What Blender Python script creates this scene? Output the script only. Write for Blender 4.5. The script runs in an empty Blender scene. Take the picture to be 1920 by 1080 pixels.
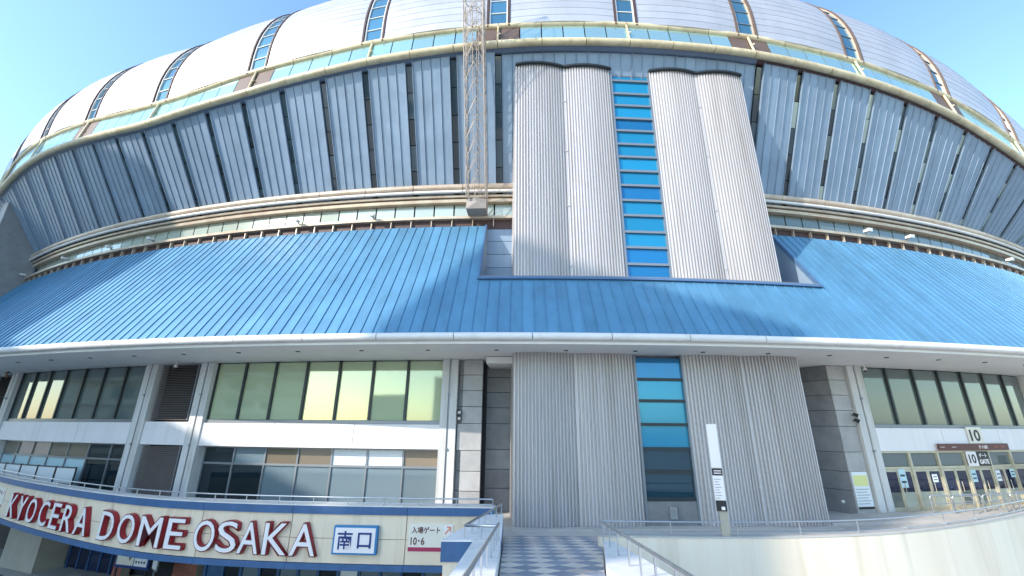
import bpy, bmesh, math, random
from mathutils import Matrix, Vector
random.seed(7)
S = bpy.context.scene
COL = S.collection
rad = math.radians

# ------------------------------------------------------------------ camera, sky, sun, exposure
EYE = 7.4                      # camera height above the plaza (plaza z = 0, upper deck z = 3.68)
cam_d = bpy.data.cameras.new('camera'); cam_d.sensor_width = 36; cam_d.lens = 36 * 790 / 1920
cam_d.clip_start = 0.05; cam_d.clip_end = 5000
cam = bpy.data.objects.new('camera', cam_d); COL.objects.link(cam)
cam.matrix_world = (Matrix.Translation((0, 0, EYE)) @ Matrix.Rotation(rad(108.0), 4, 'X')
                    @ Matrix.Rotation(rad(0.43), 4, 'Z'))
S.camera = cam

SUN_AZ, SUN_EL = 56.0, 27.0    # degrees left of straight behind the camera, elevation
sd = Vector((-math.sin(rad(SUN_AZ)) * math.cos(rad(SUN_EL)), -math.cos(rad(SUN_AZ)) * math.cos(rad(SUN_EL)), math.sin(rad(SUN_EL))))
W = bpy.data.worlds.new('World'); S.world = W; W.use_nodes = True
nt = W.node_tree
sky = nt.nodes.new('ShaderNodeTexSky'); sky.sky_type = 'NISHITA'; sky.sun_disc = False
sky.sun_elevation = rad(SUN_EL); sky.sun_rotation = math.atan2(sd.x, sd.y)
sky.air_density = 1.1; sky.dust_density = 0.8; sky.ozone_density = 2.0
bg = nt.nodes['Background']; bg.inputs['Strength'].default_value = 0.15
tint = nt.nodes.new('ShaderNodeMix'); tint.data_type = 'RGBA'; tint.blend_type = 'MULTIPLY'; tint.inputs[0].default_value = 1.0
tint.inputs[7].default_value = (0.86, 0.99, 1.05, 1)          # clear, slightly cyan air all over the sky
nt.links.new(sky.outputs[0], tint.inputs[6]); nt.links.new(tint.outputs[2], bg.inputs['Color'])
sun_d = bpy.data.lights.new('sun', 'SUN'); sun_d.energy = 2.1; sun_d.angle = rad(0.5); sun_d.color = (1.0, 0.92, 0.83)
sun = bpy.data.objects.new('sun', sun_d); COL.objects.link(sun)
sun.rotation_euler = sd.to_track_quat('Z', 'Y').to_euler()
S.view_settings.view_transform = 'Standard'; S.view_settings.look = 'None'
S.view_settings.exposure = 1.5; S.view_settings.gamma = 1.0; S.view_settings.use_curve_mapping = False

# ------------------------------------------------------------------ materials
M = {}
def mat(name, col, rough=0.5, metal=0.0, var=0.0, scale=3.0, bump=0.0, bscale=40.0, col2=None, streak=0.0, rnd=0.0, coat=0.0, spec=0.5, drip=0.0, dscale=4.0):
    m = bpy.data.materials.new(name); m.use_nodes = True
    n = m.node_tree.nodes; l = m.node_tree.links
    p = n['Principled BSDF']
    p.inputs['Base Color'].default_value = (*col, 1); p.inputs['Roughness'].default_value = rough
    p.inputs['Metallic'].default_value = metal; p.inputs['Specular IOR Level'].default_value = spec
    p.inputs['Coat Weight'].default_value = coat; p.inputs['Coat Roughness'].default_value = 0.06
    tc = n.new('ShaderNodeTexCoord')
    src = None
    if var > 0 or col2:
        tex = n.new('ShaderNodeTexNoise'); tex.inputs['Scale'].default_value = scale; tex.inputs['Detail'].default_value = 6
        tex.inputs['Roughness'].default_value = 0.65
        mp = n.new('ShaderNodeMapping'); l.new(tc.outputs['Object'], mp.inputs['Vector'])
        if streak: mp.inputs['Scale'].default_value = (1, 1, streak)
        l.new(mp.outputs[0], tex.inputs['Vector'])
        rp = n.new('ShaderNodeValToRGB'); rp.color_ramp.elements[0].position = 0.3; rp.color_ramp.elements[1].position = 0.7
        c2 = col2 or tuple(max(0, c * (1 - var)) for c in col)
        rp.color_ramp.elements[0].color = (*c2, 1)
        rp.color_ramp.elements[1].color = (*tuple(min(1, c * (1 + (0 if col2 else var * 0.6))) for c in col), 1)
        l.new(tex.outputs['Fac'], rp.inputs[0]); src = rp.outputs[0]
        rm = n.new('ShaderNodeMapRange'); rm.inputs[3].default_value = max(0.02, rough * 0.8); rm.inputs[4].default_value = min(1, rough * 1.25)
        l.new(tex.outputs['Fac'], rm.inputs[0]); l.new(rm.outputs[0], p.inputs['Roughness'])
    if rnd > 0:
        oi = n.new('ShaderNodeObjectInfo'); mr = n.new('ShaderNodeMapRange')
        mr.inputs[3].default_value = 1 - rnd; mr.inputs[4].default_value = 1 + rnd
        l.new(oi.outputs['Random'], mr.inputs[0])
        mx = n.new('ShaderNodeMix'); mx.data_type = 'RGBA'; mx.blend_type = 'MULTIPLY'; mx.inputs[0].default_value = 1
        cb = n.new('ShaderNodeCombineColor')
        for i in range(3): l.new(mr.outputs[0], cb.inputs[i])
        if src: l.new(src, mx.inputs[6])
        else: mx.inputs[6].default_value = (*col, 1)
        l.new(cb.outputs[0], mx.inputs[7]); src = mx.outputs[2]
    if drip > 0:                                   # thin rain runs and dirt with a shape of their own
        dm = n.new('ShaderNodeMapping'); dm.inputs['Scale'].default_value = (dscale, dscale, dscale * 0.05); l.new(tc.outputs['Object'], dm.inputs['Vector'])
        dn = n.new('ShaderNodeTexNoise'); dn.inputs['Scale'].default_value = 1.0; dn.inputs['Detail'].default_value = 5; l.new(dm.outputs[0], dn.inputs['Vector'])
        dr = n.new('ShaderNodeValToRGB'); dr.color_ramp.elements[0].position = 0.52; dr.color_ramp.elements[1].position = 0.72
        dr.color_ramp.elements[0].color = (1, 1, 1, 1); dr.color_ramp.elements[1].color = (1 - drip, 1 - drip * 1.15, 1 - drip * 1.35, 1)
        l.new(dn.outputs['Fac'], dr.inputs[0])
        dx = n.new('ShaderNodeMix'); dx.data_type = 'RGBA'; dx.blend_type = 'MULTIPLY'; dx.inputs[0].default_value = 1
        if src: l.new(src, dx.inputs[6])
        else: dx.inputs[6].default_value = (*col, 1)
        l.new(dr.outputs[0], dx.inputs[7]); src = dx.outputs[2]
    if src: l.new(src, p.inputs['Base Color'])
    if bump > 0:
        bt = n.new('ShaderNodeTexNoise'); bt.inputs['Scale'].default_value = bscale; bt.inputs['Detail'].default_value = 4
        l.new(tc.outputs['Object'], bt.inputs['Vector'])
        bn = n.new('ShaderNodeBump'); bn.inputs['Strength'].default_value = bump; bn.inputs['Distance'].default_value = 0.02
        l.new(bt.outputs['Fac'], bn.inputs['Height']); l.new(bn.outputs[0], p.inputs['Normal'])
    M[name] = m
    return m
mat('titanium', (0.53, 0.52, 0.53), 0.42, 0.40, 0.08, 0.5, 0.05, 2.0, rnd=0.05, drip=0.04, dscale=2.0)
mat('pipe_cream', (0.72, 0.62, 0.40), 0.40, 0.0, col2=(0.50, 0.40, 0.24), scale=1.4, rnd=0.06, bump=0.05, drip=0.15, dscale=3.0)
mat('pipe_lower', (0.62, 0.53, 0.40), 0.38, 0.2, col2=(0.45, 0.33, 0.24), scale=1.2, rnd=0.06)
mat('wall_blue', (0.24, 0.315, 0.405), 0.40, 0.12, 0.12, 0.8, 0.04, 1.5, rnd=0.08, spec=0.35, drip=0.05, dscale=3.0)
mat('wall_blue_dark', (0.14, 0.19, 0.26), 0.5, 0.2, 0.1)
mat('dark_recess', (0.02, 0.022, 0.028), 0.7)
mat('dark_brown', (0.07, 0.035, 0.03), 0.6, 0, 0.2)
mat('brown_panel', (0.13, 0.085, 0.065), 0.55, 0, 0.15)
mat('roof_blue', (0.10, 0.255, 0.395), 0.42, 0.20, 0.16, 0.9, 0.03, 1.5, streak=0.35, rnd=0.07, coat=0.1, drip=0.10, dscale=3.0)
mat('flashing', (0.10, 0.19, 0.33), 0.4, 0.3, 0.1)
mat('soffit', (0.82, 0.80, 0.75), 0.6, 0, 0.06, 1.0)
mat('gutter_white', (0.72, 0.69, 0.65), 0.42, 0, 0.10, 1.5, rnd=0.03)
mat('corrugated', (0.55, 0.515, 0.50), 0.45, 0.2, 0.10, 0.7, streak=0.15, rnd=0.05, bump=0.05, bscale=1.2, drip=0.14, dscale=2.5)
mat('white_paint', (0.85, 0.82, 0.81), 0.5, 0, col2=(0.77, 0.74, 0.73), scale=1.2, streak=0.3, rnd=0.02, drip=0.07, dscale=3.0)
mat('column_white', (0.70, 0.69, 0.67), 0.55, 0, col2=(0.52, 0.51, 0.48), scale=1.6, streak=0.25, drip=0.16, dscale=5.0)
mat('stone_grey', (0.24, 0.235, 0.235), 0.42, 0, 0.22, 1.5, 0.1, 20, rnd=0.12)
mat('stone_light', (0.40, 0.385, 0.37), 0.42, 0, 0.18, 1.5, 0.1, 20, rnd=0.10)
mat('frame_dark', (0.035, 0.045, 0.05), 0.4, 0.3)
mat('frame_grey', (0.25, 0.27, 0.29), 0.4, 0.5)
mat('frame_gold', (0.55, 0.50, 0.37), 0.40, 0.3, 0.2, 3)
mat('louvre', (0.25, 0.215, 0.20), 0.6, 0.1, 0.15)
mat('steel', (0.55, 0.56, 0.57), 0.3, 0.9, 0.1, 4)
mat('mast_steel', (0.42, 0.37, 0.32), 0.5, 0.3, col2=(0.36, 0.29, 0.24), scale=2)
mat('cream', (0.84, 0.71, 0.53), 0.7, 0, col2=(0.76, 0.63, 0.46), scale=0.9, streak=0.25, bump=0.15, bscale=60, drip=0.14, dscale=3.0)
mat('cream_light', (0.80, 0.73, 0.60), 0.75, 0, col2=(0.71, 0.61, 0.47), scale=0.9, streak=0.12, bump=0.15, bscale=60, drip=0.16, dscale=2.2)
mat('navy', (0.045, 0.12, 0.26), 0.5, 0, 0.2, 2.5)
mat('kerb_white', (0.80, 0.78, 0.75), 0.6, 0, 0.10, 2, drip=0.12, dscale=4.0)
mat('sign_red', (0.36, 0.012, 0.022), 0.35, 0, 0.1)
mat('sign_outline', (0.09, 0.006, 0.010), 0.4)
mat('sign_white', (0.86, 0.79, 0.76), 0.4)
mat('sign_cream', (0.80, 0.74, 0.62), 0.5, 0, 0.05)
mat('sign_blue', (0.02, 0.20, 0.42), 0.35)
mat('sign_navy', (0.01, 0.04, 0.18), 0.4)
mat('sign_brown', (0.12, 0.035, 0.03), 0.5)
mat('sign_black', (0.02, 0.018, 0.018), 0.5)
mat('sign_crimson', (0.40, 0.03, 0.09), 0.5)
mat('sign_orange', (0.72, 0.25, 0.13), 0.5)
mat('paper', (0.78, 0.80, 0.80), 0.6)
mat('paper_yellow', (0.74, 0.72, 0.30), 0.6)
mat('paper_blue', (0.50, 0.68, 0.72), 0.6)
mat('plaza', (0.38, 0.36, 0.33), 0.75, 0, 0.2, 0.8, 0.2, 30)
mat('deck', (0.50, 0.47, 0.43), 0.7, 0, 0.12, 1.5, 0.2, 40)
mat('tile_blue', (0.27, 0.30, 0.35), 0.65, 0, 0.15, 6, 0.2, 60, rnd=0.12)
mat('tile_cream', (0.68, 0.61, 0.52), 0.65, 0, 0.12, 6, 0.2, 60, rnd=0.08)
mat('tile_pink', (0.56, 0.48, 0.43), 0.65, 0, 0.12, 6, 0.2, 60, rnd=0.08)
mat('tile_dark', (0.06, 0.06, 0.06), 0.65, 0, 0.15, 6)
mat('brick', (0.28, 0.09, 0.06), 0.8, 0, 0.3, 5, rnd=0.2)
mat('concrete', (0.42, 0.38, 0.30), 0.75, 0, 0.15, 1.5, 0.2, 30)
mat('box_steel', (0.55, 0.57, 0.60), 0.25, 0.8)
mat('rust', (0.35, 0.14, 0.06), 0.7, 0, 0.3)
mat('housing_grey', (0.30, 0.26, 0.23), 0.6, 0.0, 0.1)
def glass(name, col, rough=0.05, metal=0.0, spec=0.8, rnd=0.06, wob=0.03):
    mat(name, col, rough, metal, rnd=rnd, spec=spec, bump=wob, bscale=0.9)
glass('glass_blue', (0.01, 0.25, 0.42), 0.10, 0.35, 1.0, 0.12)
glass('glass_blue_deep', (0.01, 0.17, 0.36), 0.06, 0.4, 1.0, 0.15)
glass('glass_dark_reflection', (0.01, 0.055, 0.085), 0.04, 0.25, 1.0, 0.1)  # reflection of a dark building put into the colour of the lowest tower panes
glass('glass_cyan', (0.52, 0.74, 0.70), 0.10, 0.75, 1.0, 0.10)
glass('glass_rib', (0.09, 0.24, 0.34), 0.08, 0.55, 1.0, 0.18)
glass('glass_dark', (0.012, 0.022, 0.028), 0.05, 0.0, 0.9)
glass('glass_green', (0.50, 0.58, 0.37), 0.04, 0.18, 1.0, 0.05)
glass('glass_greygreen', (0.13, 0.165, 0.155), 0.04, 0.1, 1.0, 0.10)
glass('glass_strip', (0.03, 0.055, 0.07), 0.05, 0.1, 1.0, 0.3)
glass('glass_store', (0.17, 0.225, 0.25), 0.05, 0.1, 1.0, 0.15)
glass('glass_brown', (0.20, 0.16, 0.11), 0.08, 0.0, 0.8, 0.2)
glass('glass_pale', (0.42, 0.47, 0.40), 0.10, 0.2, 0.8, 0.05)
glass('glass_navy', (0.008, 0.016, 0.05), 0.06, 0.0, 0.7, 0.3)

# ------------------------------------------------------------------ mesh helpers
class MB:
    def __init__(s): s.v = []; s.f = []; s.m = []; s.sm = []
    def add(s, vs, fs, mi=0, smooth=False):
        o = len(s.v); s.v += [tuple(v) for v in vs]; s.f += [tuple(i + o for i in f) for f in fs]
        s.m += [mi] * len(fs); s.sm += [smooth] * len(fs)
    def box(s, x0, x1, y0, y1, z0, z1, mi=0):
        s.add([(x0, y0, z0), (x1, y0, z0), (x1, y1, z0), (x0, y1, z0), (x0, y0, z1), (x1, y0, z1), (x1, y1, z1), (x0, y1, z1)],
              [(0, 3, 2, 1), (4, 5, 6, 7), (0, 1, 5, 4), (1, 2, 6, 5), (2, 3, 7, 6), (3, 0, 4, 7)], mi)
    def tube(s, a, b, r, n=8, mi=0, r2=None):
        s.path([a, b], r, n, mi, r2)
    def path(s, pts, r, n=8, mi=0, r2=None, closed=False):
        pts = [Vector(p) for p in pts]; vs = []; N = len(pts)
        up = Vector((0, 0, 1)); prev = None
        for i, p in enumerate(pts):
            d = (pts[(i + 1) % N] - pts[i - 1]) if closed else (pts[min(i + 1, N - 1)] - pts[max(i - 1, 0)])
            d.normalize()
            if prev is None:
                u = d.cross(up)
                if u.length < 1e-3: u = d.cross(Vector((1, 0, 0)))
            else:
                u = prev - d * prev.dot(d)
            u.normalize(); prev = u; w = d.cross(u)
            rr = r if r2 is None else r + (r2 - r) * i / max(1, N - 1)
            for k in range(n):
                a = 2 * math.pi * k / n
                vs.append(p + u * (rr * math.cos(a)) + w * (rr * math.sin(a)))
        fs = []
        for i in range(N if closed else N - 1):
            j = (i + 1) % N
            for k in range(n): fs.append((i * n + k, i * n + (k + 1) % n, j * n + (k + 1) % n, j * n + k))
        s.add(vs, fs, mi, True)
        if not closed:
            s.add([vs[k] for k in range(n)], [tuple(range(n))], mi)
            s.add([vs[(N - 1) * n + k] for k in range(n)], [tuple(reversed(range(n)))], mi)
    def prism(s, poly, z0, z1, mi=0):
        n = len(poly)
        a = sum(poly[i][0] * poly[(i + 1) % n][1] - poly[(i + 1) % n][0] * poly[i][1] for i in range(n))
        if a < 0: poly = poly[::-1]
        g0 = z0 if callable(z0) else (lambda x, y: z0); g1 = z1 if callable(z1) else (lambda x, y: z1)
        s.add([(x, y, g0(x, y)) for x, y in poly] + [(x, y, g1(x, y)) for x, y in poly],
              [tuple(reversed(range(n))), tuple(range(n, 2 * n))] + [(i, (i + 1) % n, (i + 1) % n + n, i + n) for i in range(n)], mi)
    def patch(s, ths, prof, thick, mi=0, smooth=False):
        """closed curved slab in polar coordinates about the stadium axis; prof(th) -> outer [(R, z)...] bottom to top"""
        P = [prof(t) if callable(prof) else prof for t in ths]
        m = len(P[0]); n = len(ths); vs = []
        for t, pr in zip(ths, P):
            for (R, z) in pr: vs.append(pol(t, R, z))
        for t, pr in zip(ths, P):
            for (R, z) in pr: vs.append(pol(t, R - thick, z))
        o = n * m; fs = []
        for i in range(n - 1):
            for j in range(m - 1):
                a, b, c, d = i * m + j, (i + 1) * m + j, (i + 1) * m + j + 1, i * m + j + 1
                fs.append((a, b, c, d)); fs.append((a + o, d + o, c + o, b + o))
        s.add(vs, fs, mi, smooth)
        e = []
        for j in range(m - 1):
            e.append((j, j + 1, j + 1 + o, j + o)); a = (n - 1) * m + j; e.append((a, a + o, a + 1 + o, a + 1))
        for i in range(n - 1):
            a, b = i * m, (i + 1) * m; e.append((a, a + o, b + o, b))
            a, b = i * m + m - 1, (i + 1) * m + m - 1; e.append((a, b, b + o, a + o))
        s.add(vs, e, mi)
    def mesh(s, name, mats):
        me = bpy.data.meshes.new(name); me.from_pydata(s.v, [], s.f); me.update()
        for k in (mats if isinstance(mats, (list, tuple)) else [mats]): me.materials.append(M[k])
        me.polygons.foreach_set('material_index', s.m); me.polygons.foreach_set('use_smooth', s.sm)
        me.validate()
        return me
def link(name, data, parent=None, loc=None, rot=None):
    o = bpy.data.objects.new(name, data); COL.objects.link(o)
    if parent: o.parent = parent
    if loc is not None: o.location = loc
    if rot is not None: o.rotation_euler = rot if hasattr(rot, '__len__') else (0, 0, rot)
    return o
def build(mb, name, mats, parent=None, loc=None, rot=None): return link(name, mb.mesh(name, mats), parent, loc, rot)
def tag(o, label, cat, group=None):
    o['label'] = label; o['category'] = cat
    if group: o['group'] = group
    return o
def thing(name, label, cat, loc=(0, 0, 0), rotz=0, group=None):
    return tag(link(name, None, None, loc, rotz), label, cat, group)
def struct(o): o['kind'] = 'structure'; return o
AX, AY = 2.26, 100.0           # stadium axis
def pol(th, R, z):             # local to the stadium empty (on the axis), z relative to the plaza
    t = rad(th); return (R * math.sin(t), -R * math.cos(t), z + EYE)
def wp(th, R, z):              # the same in world coordinates
    x, y, zz = pol(th, R, z); return (x + AX, y + AY, zz)
def rng(a, b, n): return [a + (b - a) * i / n for i in range(n + 1)]
def interp(x, xs, ys):
    if x <= xs[0]: return ys[0]
    for i in range(len(xs) - 1):
        if x <= xs[i + 1]:
            t = (x - xs[i]) / (xs[i + 1] - xs[i]); return ys[i] + (ys[i + 1] - ys[i]) * t
    return ys[-1]
def smooth_interp(x, xs, ys, w=0.9): return sum(interp(x + d * w, xs, ys) * k for d, k in ((-1, .25), (0, .5), (1, .25)))

TB = [-42, -36, -32, -29.5, -28.4, -26.1, -24.2, -20.9, -17.2, -15.4, -13.8, -12, -10.5, -8.3, -7.1, -5.4, -3.8, -2.2, -.5, 1.1, 2.75, 6, 7.75, 9.5, 11.2, 13, 15.1, 17.1, 19.7, 21.7, 25, 30]
ZB = [15.0, 16.0, 16.8, 17.3, 17.6, 17.8, 17.7, 17.3, 16.95, 17.2, 17.45, 17.7, 18.1, 18.5, 18.78, 19.01, 19.27, 19.42, 19.56, 19.6, 19.64, 19.64, 19.6, 19.45, 19.25, 19.04, 18.66, 18.21, 17.3, 16.6, 15.4, 13.8]
TA = [-42, -36, -34, -30.7, -27.8, -25.2, -22.1, -19.3, -17.6, -15.7, -12.5, -10.5, -8.6, -7, -5.5, -3.9, -1.4, 1.2, 2.8, 4.9, 8, 9.8, 11.5, 13.3, 15.2, 17.5, 20.5, 23.2, 26, 30]
ZA = [18.5, 19.7, 20.1, 20.3, 20.15, 19.77, 19.28, 18.85, 18.71, 18.74, 19.4, 19.75, 20.07, 20.41, 20.64, 20.83, 21.06, 21.21, 21.21, 21.2, 21.15, 21.03, 20.9, 20.72, 20.42, 20.1, 19.23, 18.27, 17.2, 15.6]
def zB(t): return smooth_interp(t, TB, ZB)
def zA(t): return smooth_interp(t, TA, ZA)
RB, RA = 82.6, 82.3
TH0, TH1 = -42.0, 30.0
DECK = -3.72
SOF = 2.95

# ------------------------------------------------------------------ the ground
mb = MB(); g = 2500
mb.add([(-g, -g, 0), (g, -g, 0), (g, g, 0), (-g, g, 0)], [(0, 1, 2, 3)])
struct(build(mb, 'plaza_ground', 'plaza'))

# ------------------------------------------------------------------ the stadium
ST = thing('stadium', 'huge domed stadium with silver roof, blue canopy roof and corrugated stair tower', 'stadium', (AX, AY, 0))

# --- silver roof shell: lapped sheets between curved window ribs
RIB0, RIBP, RIBW = -2.17, 4.93, 0.46
def shellR(u):                       # profile of the shell above the upper pipe
    x = min(0.999, max(0, (u - 1.0) / 9.0)); return 82.42 - 8.0 * (1 - math.sqrt(1 - x * x))
mb = MB()
def cap(t):
    base = zA(t) - 0.05; return [(shellR(u) - 0.55, base + u) for u in (0, 1.5, 3, 4.5, 6, 7, 8, 9, 9.6, 9.95)] + [(70, 31.5), (55, 34.0), (30, 36.5), (5, 37.5)]
mb.patch(rng(TH0, TH1, 96), cap, 0.3, 0, True)
shell = build(mb, 'roof_shell', 'titanium', ST)
rib_th = [RIB0 + RIBP * k for k in range(-8, 7)]
ROWH = 0.50
for k in range(len(rib_th) - 1):
    a, b = rib_th[k] + RIBW, rib_th[k + 1] - RIBW
    for r in range(13):
        u0, u1 = r * ROWH, (r + 1) * ROWH - 0.014
        if r == 12: u1 = 9.4
        us = [u0, (u0 + u1) / 2, u1] if r < 12 else rng(u0, u1, 6)
        def pr(t, us=us, r=r):
            s = (t - a) / (b - a); bul = 0.09 * (1 - (2 * s - 1) ** 2)
            return [(shellR(u) + bul + 0.007 * (1 - q / (len(us) - 1)), zA(t) + u) for q, u in enumerate(us)]
        mb = MB(); mb.patch(rng(a, b, 6), pr, 0.14, 0, True); build(mb, 'roof_sheet', 'titanium', shell)
for k, t0 in enumerate(rib_th):
    mb = MB()
    for sgn in (-1, 1):
        c = t0 + sgn * (RIBW - 0.05)
        mb.patch([c - 0.035, c + 0.035], lambda t: [(shellR(u) + 0.05, zA(t) + u) for u in rng(-0.1, 9.4, 14)], 0.5)
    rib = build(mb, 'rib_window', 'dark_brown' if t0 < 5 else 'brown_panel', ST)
    mb = MB()
    for sgn in (-1, 1):
        c = t0 + sgn * (RIBW - 0.13)
        mb.patch([c - 0.025, c + 0.025], lambda t: [(shellR(u) - 0.02, zA(t) + u) for u in rng(-0.1, 9.4, 14)], 0.2)
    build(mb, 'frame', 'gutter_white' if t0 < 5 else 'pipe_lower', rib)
    for r in range(8):
        u0, u1 = r * 0.98, r * 0.98 + 0.93
        mb = MB()
        mb.patch([t0 - RIBW + 0.16, t0 + RIBW - 0.16], lambda t: [(shellR(u) - 0.10, zA(t) + u) for u in rng(u0, u1, 3)], 0.06)
        build(mb, 'pane', 'glass_rib', rib)
        mb = MB()
        mb.patch([t0 - RIBW + 0.15, t0 + RIBW - 0.15], lambda t: [(shellR(u) - 0.06, zA(t) + u) for u in (u1, u1 + 0.05)], 0.1)
        build(mb, 'crossbar', 'gutter_white' if t0 < 5 else 'frame_grey', rib)

# --- the four ring pipes in sections
def pipe_ring(Rf, zf, r, step, matn, t0, t1, skip=None, name='pipe_section'):
    t = t0
    while t < t1:
        if not (skip and skip(t + step / 2)):
            mb = MB()
            mb.path([pol(q, Rf, zf(q)) for q in rng(t + 0.012, t + step - 0.012, 4)], r * random.uniform(0.985, 1.01), 12)
            build(mb, name, matn, ST)
        t += step
in_tower = lambda t: -1.7 < t < 7.35
pipe_ring(RA, zA, 0.175, RIBP / 3, 'pipe_cream', RIB0 - RIBP * 8, TH1)
pipe_ring(RB, zB, 0.20, RIBP / 3, 'pipe_cream', RIB0 - RIBP * 8, TH1)
TOWER_L, TOWER_R = -1.50, 7.28
for (a, b) in ((-33.4, TOWER_L - 0.1), (TOWER_R + 0.1, TH1)):
    n = max(1, round((b - a) / 2.05)); st = (b - a) / n
    pipe_ring(79.75, lambda t: 12.45, 0.185, st, 'pipe_lower', a, b - 0.01)
    pipe_ring(79.85, lambda t: 12.13, 0.09, st, 'gutter_white', a, b - 0.01)

# --- ribbon window between the two upper pipes
mb = MB(); mb.patch(rng(TH0, TH1, 96), lambda t: [(RA - 0.42, zB(t) - 0.1), (RA - 0.42, zA(t) + 0.1)], 0.3)
band = build(mb, 'ribbon_window', 'dark_recess', ST)
PP = RIBP / 6
for i in range(round((TH1 - TH0 - 1) / PP)):
    t0 = RIB0 - 8 * RIBP + i * PP
    if t0 > TH1 - PP: break
    k = i % 12
    brown = k in (11, 0)
    mb = MB(); mb.patch([t0 + 0.02, t0 + PP / 2, t0 + PP - 0.02], lambda t: [(RB - 0.02, zB(t) + 0.08), (RA + 0.02, zA(t) - 0.08)], 0.06)
    build(mb, 'cladding_panel' if brown else 'pane', 'brown_panel' if brown else 'glass_cyan', band)
for k, t0 in enumerate(rib_th):
    mb = MB(); mb.tube(pol(t0, RB + 0.06, zB(t0) + 0.1), pol(t0, RA + 0.10, zA(t0) - 0.1), 0.06)
    p = Vector(pol(t0, RA + 0.2, (zA(t0) + zB(t0)) / 2))
    mb.tube(p, p + Vector((0.14, -0.12, -0.05)), 0.045)
    build(mb, 'pipe_bracket', 'pipe_cream', band)

# --- outward leaning wall of blue-grey metal panels with narrow window strips
def wallR(z, t=0.0): return 79.4 + (z - 12.2) * (82.33 - 79.4) / (wtop(t) - 12.2)
def wtop(t): return zB(t) - 0.22
def wrow(t, d=0.0, z0=11.9): return [(wallR(z0, t) + d, z0), (82.33 + d, wtop(t))]
mb = MB(); mb.patch(rng(TH0, TH1, 120), lambda t: wrow(t, -0.22 if not -1.9 < t < 7.9 else -0.40), 0.3)
wall = build(mb, 'upper_wall', 'dark_recess', ST)
for a, b, m in ((TH0, 7.9, 'wall_blue_dark'), (7.9, TH1, 'dark_brown')):  # dark strip drawn in for the shaded gap between wall top and pipe
    mb = MB(); mb.patch(rng(a, b, 70), lambda t: [(82.26, wtop(t) - 0.01), (RB - 0.05, wtop(t) + 0.18)], 0.12)
    build(mb, 'shadow_trim', m, wall)
BAY, STRIP0, SW = 1.706, -2.16, 0.26
def fin(mb, t, h=0.05, z0=12.2, inset=0.0):
    mb.patch([t - 0.010, t + 0.010], lambda q: [(r + h, z) for r, z in wrow(q, inset, z0)], h + 0.02)
for k in range(-23, 19):
    c = STRIP0 + BAY * k
    strip = not (-1.9 < c < 7.9)
    cn = STRIP0 + BAY * (k + 1); nstrip = not (-1.9 < cn < 7.9)
    a = c + (SW / 2 if strip else 0); b = cn - (SW / 2 if nstrip else 0)
    n = 4; back = -0.22 if (-1.9 < (c + cn) / 2 < 7.9) else 0.0
    for j in range(n):
        t0 = a + (b - a) * j / n; t1 = a + (b - a) * (j + 1) / n
        mb = MB(); mb.patch([t0 + 0.008, t1 - 0.008], lambda t: wrow(t, back + random.uniform(-0.008, 0.008), 12.2), 0.08)
        fin(mb, t1 - 0.016, 0.05, 12.2, back)
        if j == 0: fin(mb, t0 + 0.016, 0.08, 12.2, back)
        build(mb, 'wall_panel', 'wall_blue', wall)
    if strip:
        zt = wtop(c) - 0.15; nz = 5
        for j in range(nz):
            z0 = 12.2 + (zt - 12.2) * j / nz; z1 = 12.2 + (zt - 12.2) * (j + 1) / nz
            mb = MB(); mb.patch([c - SW / 2 + 0.01, c + SW / 2 - 0.01], [(wallR(z0, c) - 0.07, z0 + 0.03), (wallR(z1, c) - 0.07, z1 - 0.03)], 0.04)
            build(mb, 'pane', random.choice(['glass_dark', 'glass_strip', 'glass_strip']) if c < 9 else random.choice(['glass_dark', 'glass_greygreen', 'glass_pale', 'glass_strip']), wall)

# --- clerestory between the lower pipes and the canopy roof
CLR = 79.3
spans = ((TH0, TOWER_L - 0.05), (TOWER_R + 0.05, TH1))
mb = MB()
for a, b in spans: mb.patch(rng(a, b, 60), [(CLR - 0.12, 9.7), (CLR - 0.12, 12.2)], 0.3)
cl = build(mb, 'clerestory', 'dark_recess', ST)
mb = MB()
for a, b in spans:
    mb.patch(rng(a, b, 60), [(CLR + 0.30, 11.62), (CLR + 0.34, 11.78)], 0.35)
    mb.patch(rng(a, b, 60), [(CLR + 0.42, 11.86), (CLR + 0.46, 11.96)], 0.5)
build(mb, 'ledge', 'pipe_lower', cl)
mb = MB()
for a, b in spans: mb.patch(rng(a, b, 60), [(CLR + 0.50, 10.52), (CLR + 0.52, 10.66)], 0.45)
build(mb, 'gutter_edge', 'pipe_lower', cl)
mb = MB()
for a, b in spans: mb.patch(rng(a, b, 60), [(CLR + 0.25, 10.0), (CLR + 0.25, 10.5)], 0.2)
build(mb, 'fascia', 'dark_brown', cl)
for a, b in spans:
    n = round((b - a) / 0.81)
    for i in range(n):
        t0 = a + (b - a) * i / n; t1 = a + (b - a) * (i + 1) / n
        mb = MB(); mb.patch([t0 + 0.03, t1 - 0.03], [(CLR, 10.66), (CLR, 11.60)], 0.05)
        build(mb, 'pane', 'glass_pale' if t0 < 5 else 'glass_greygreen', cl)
        mb = MB(); mb.patch([t0 - 0.014, t0 + 0.014], [(CLR + 0.40, 10.08), (CLR + 0.40, 10.52)], 0.15)
        build(mb, 'bracket', 'pipe_lower', cl)

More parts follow.
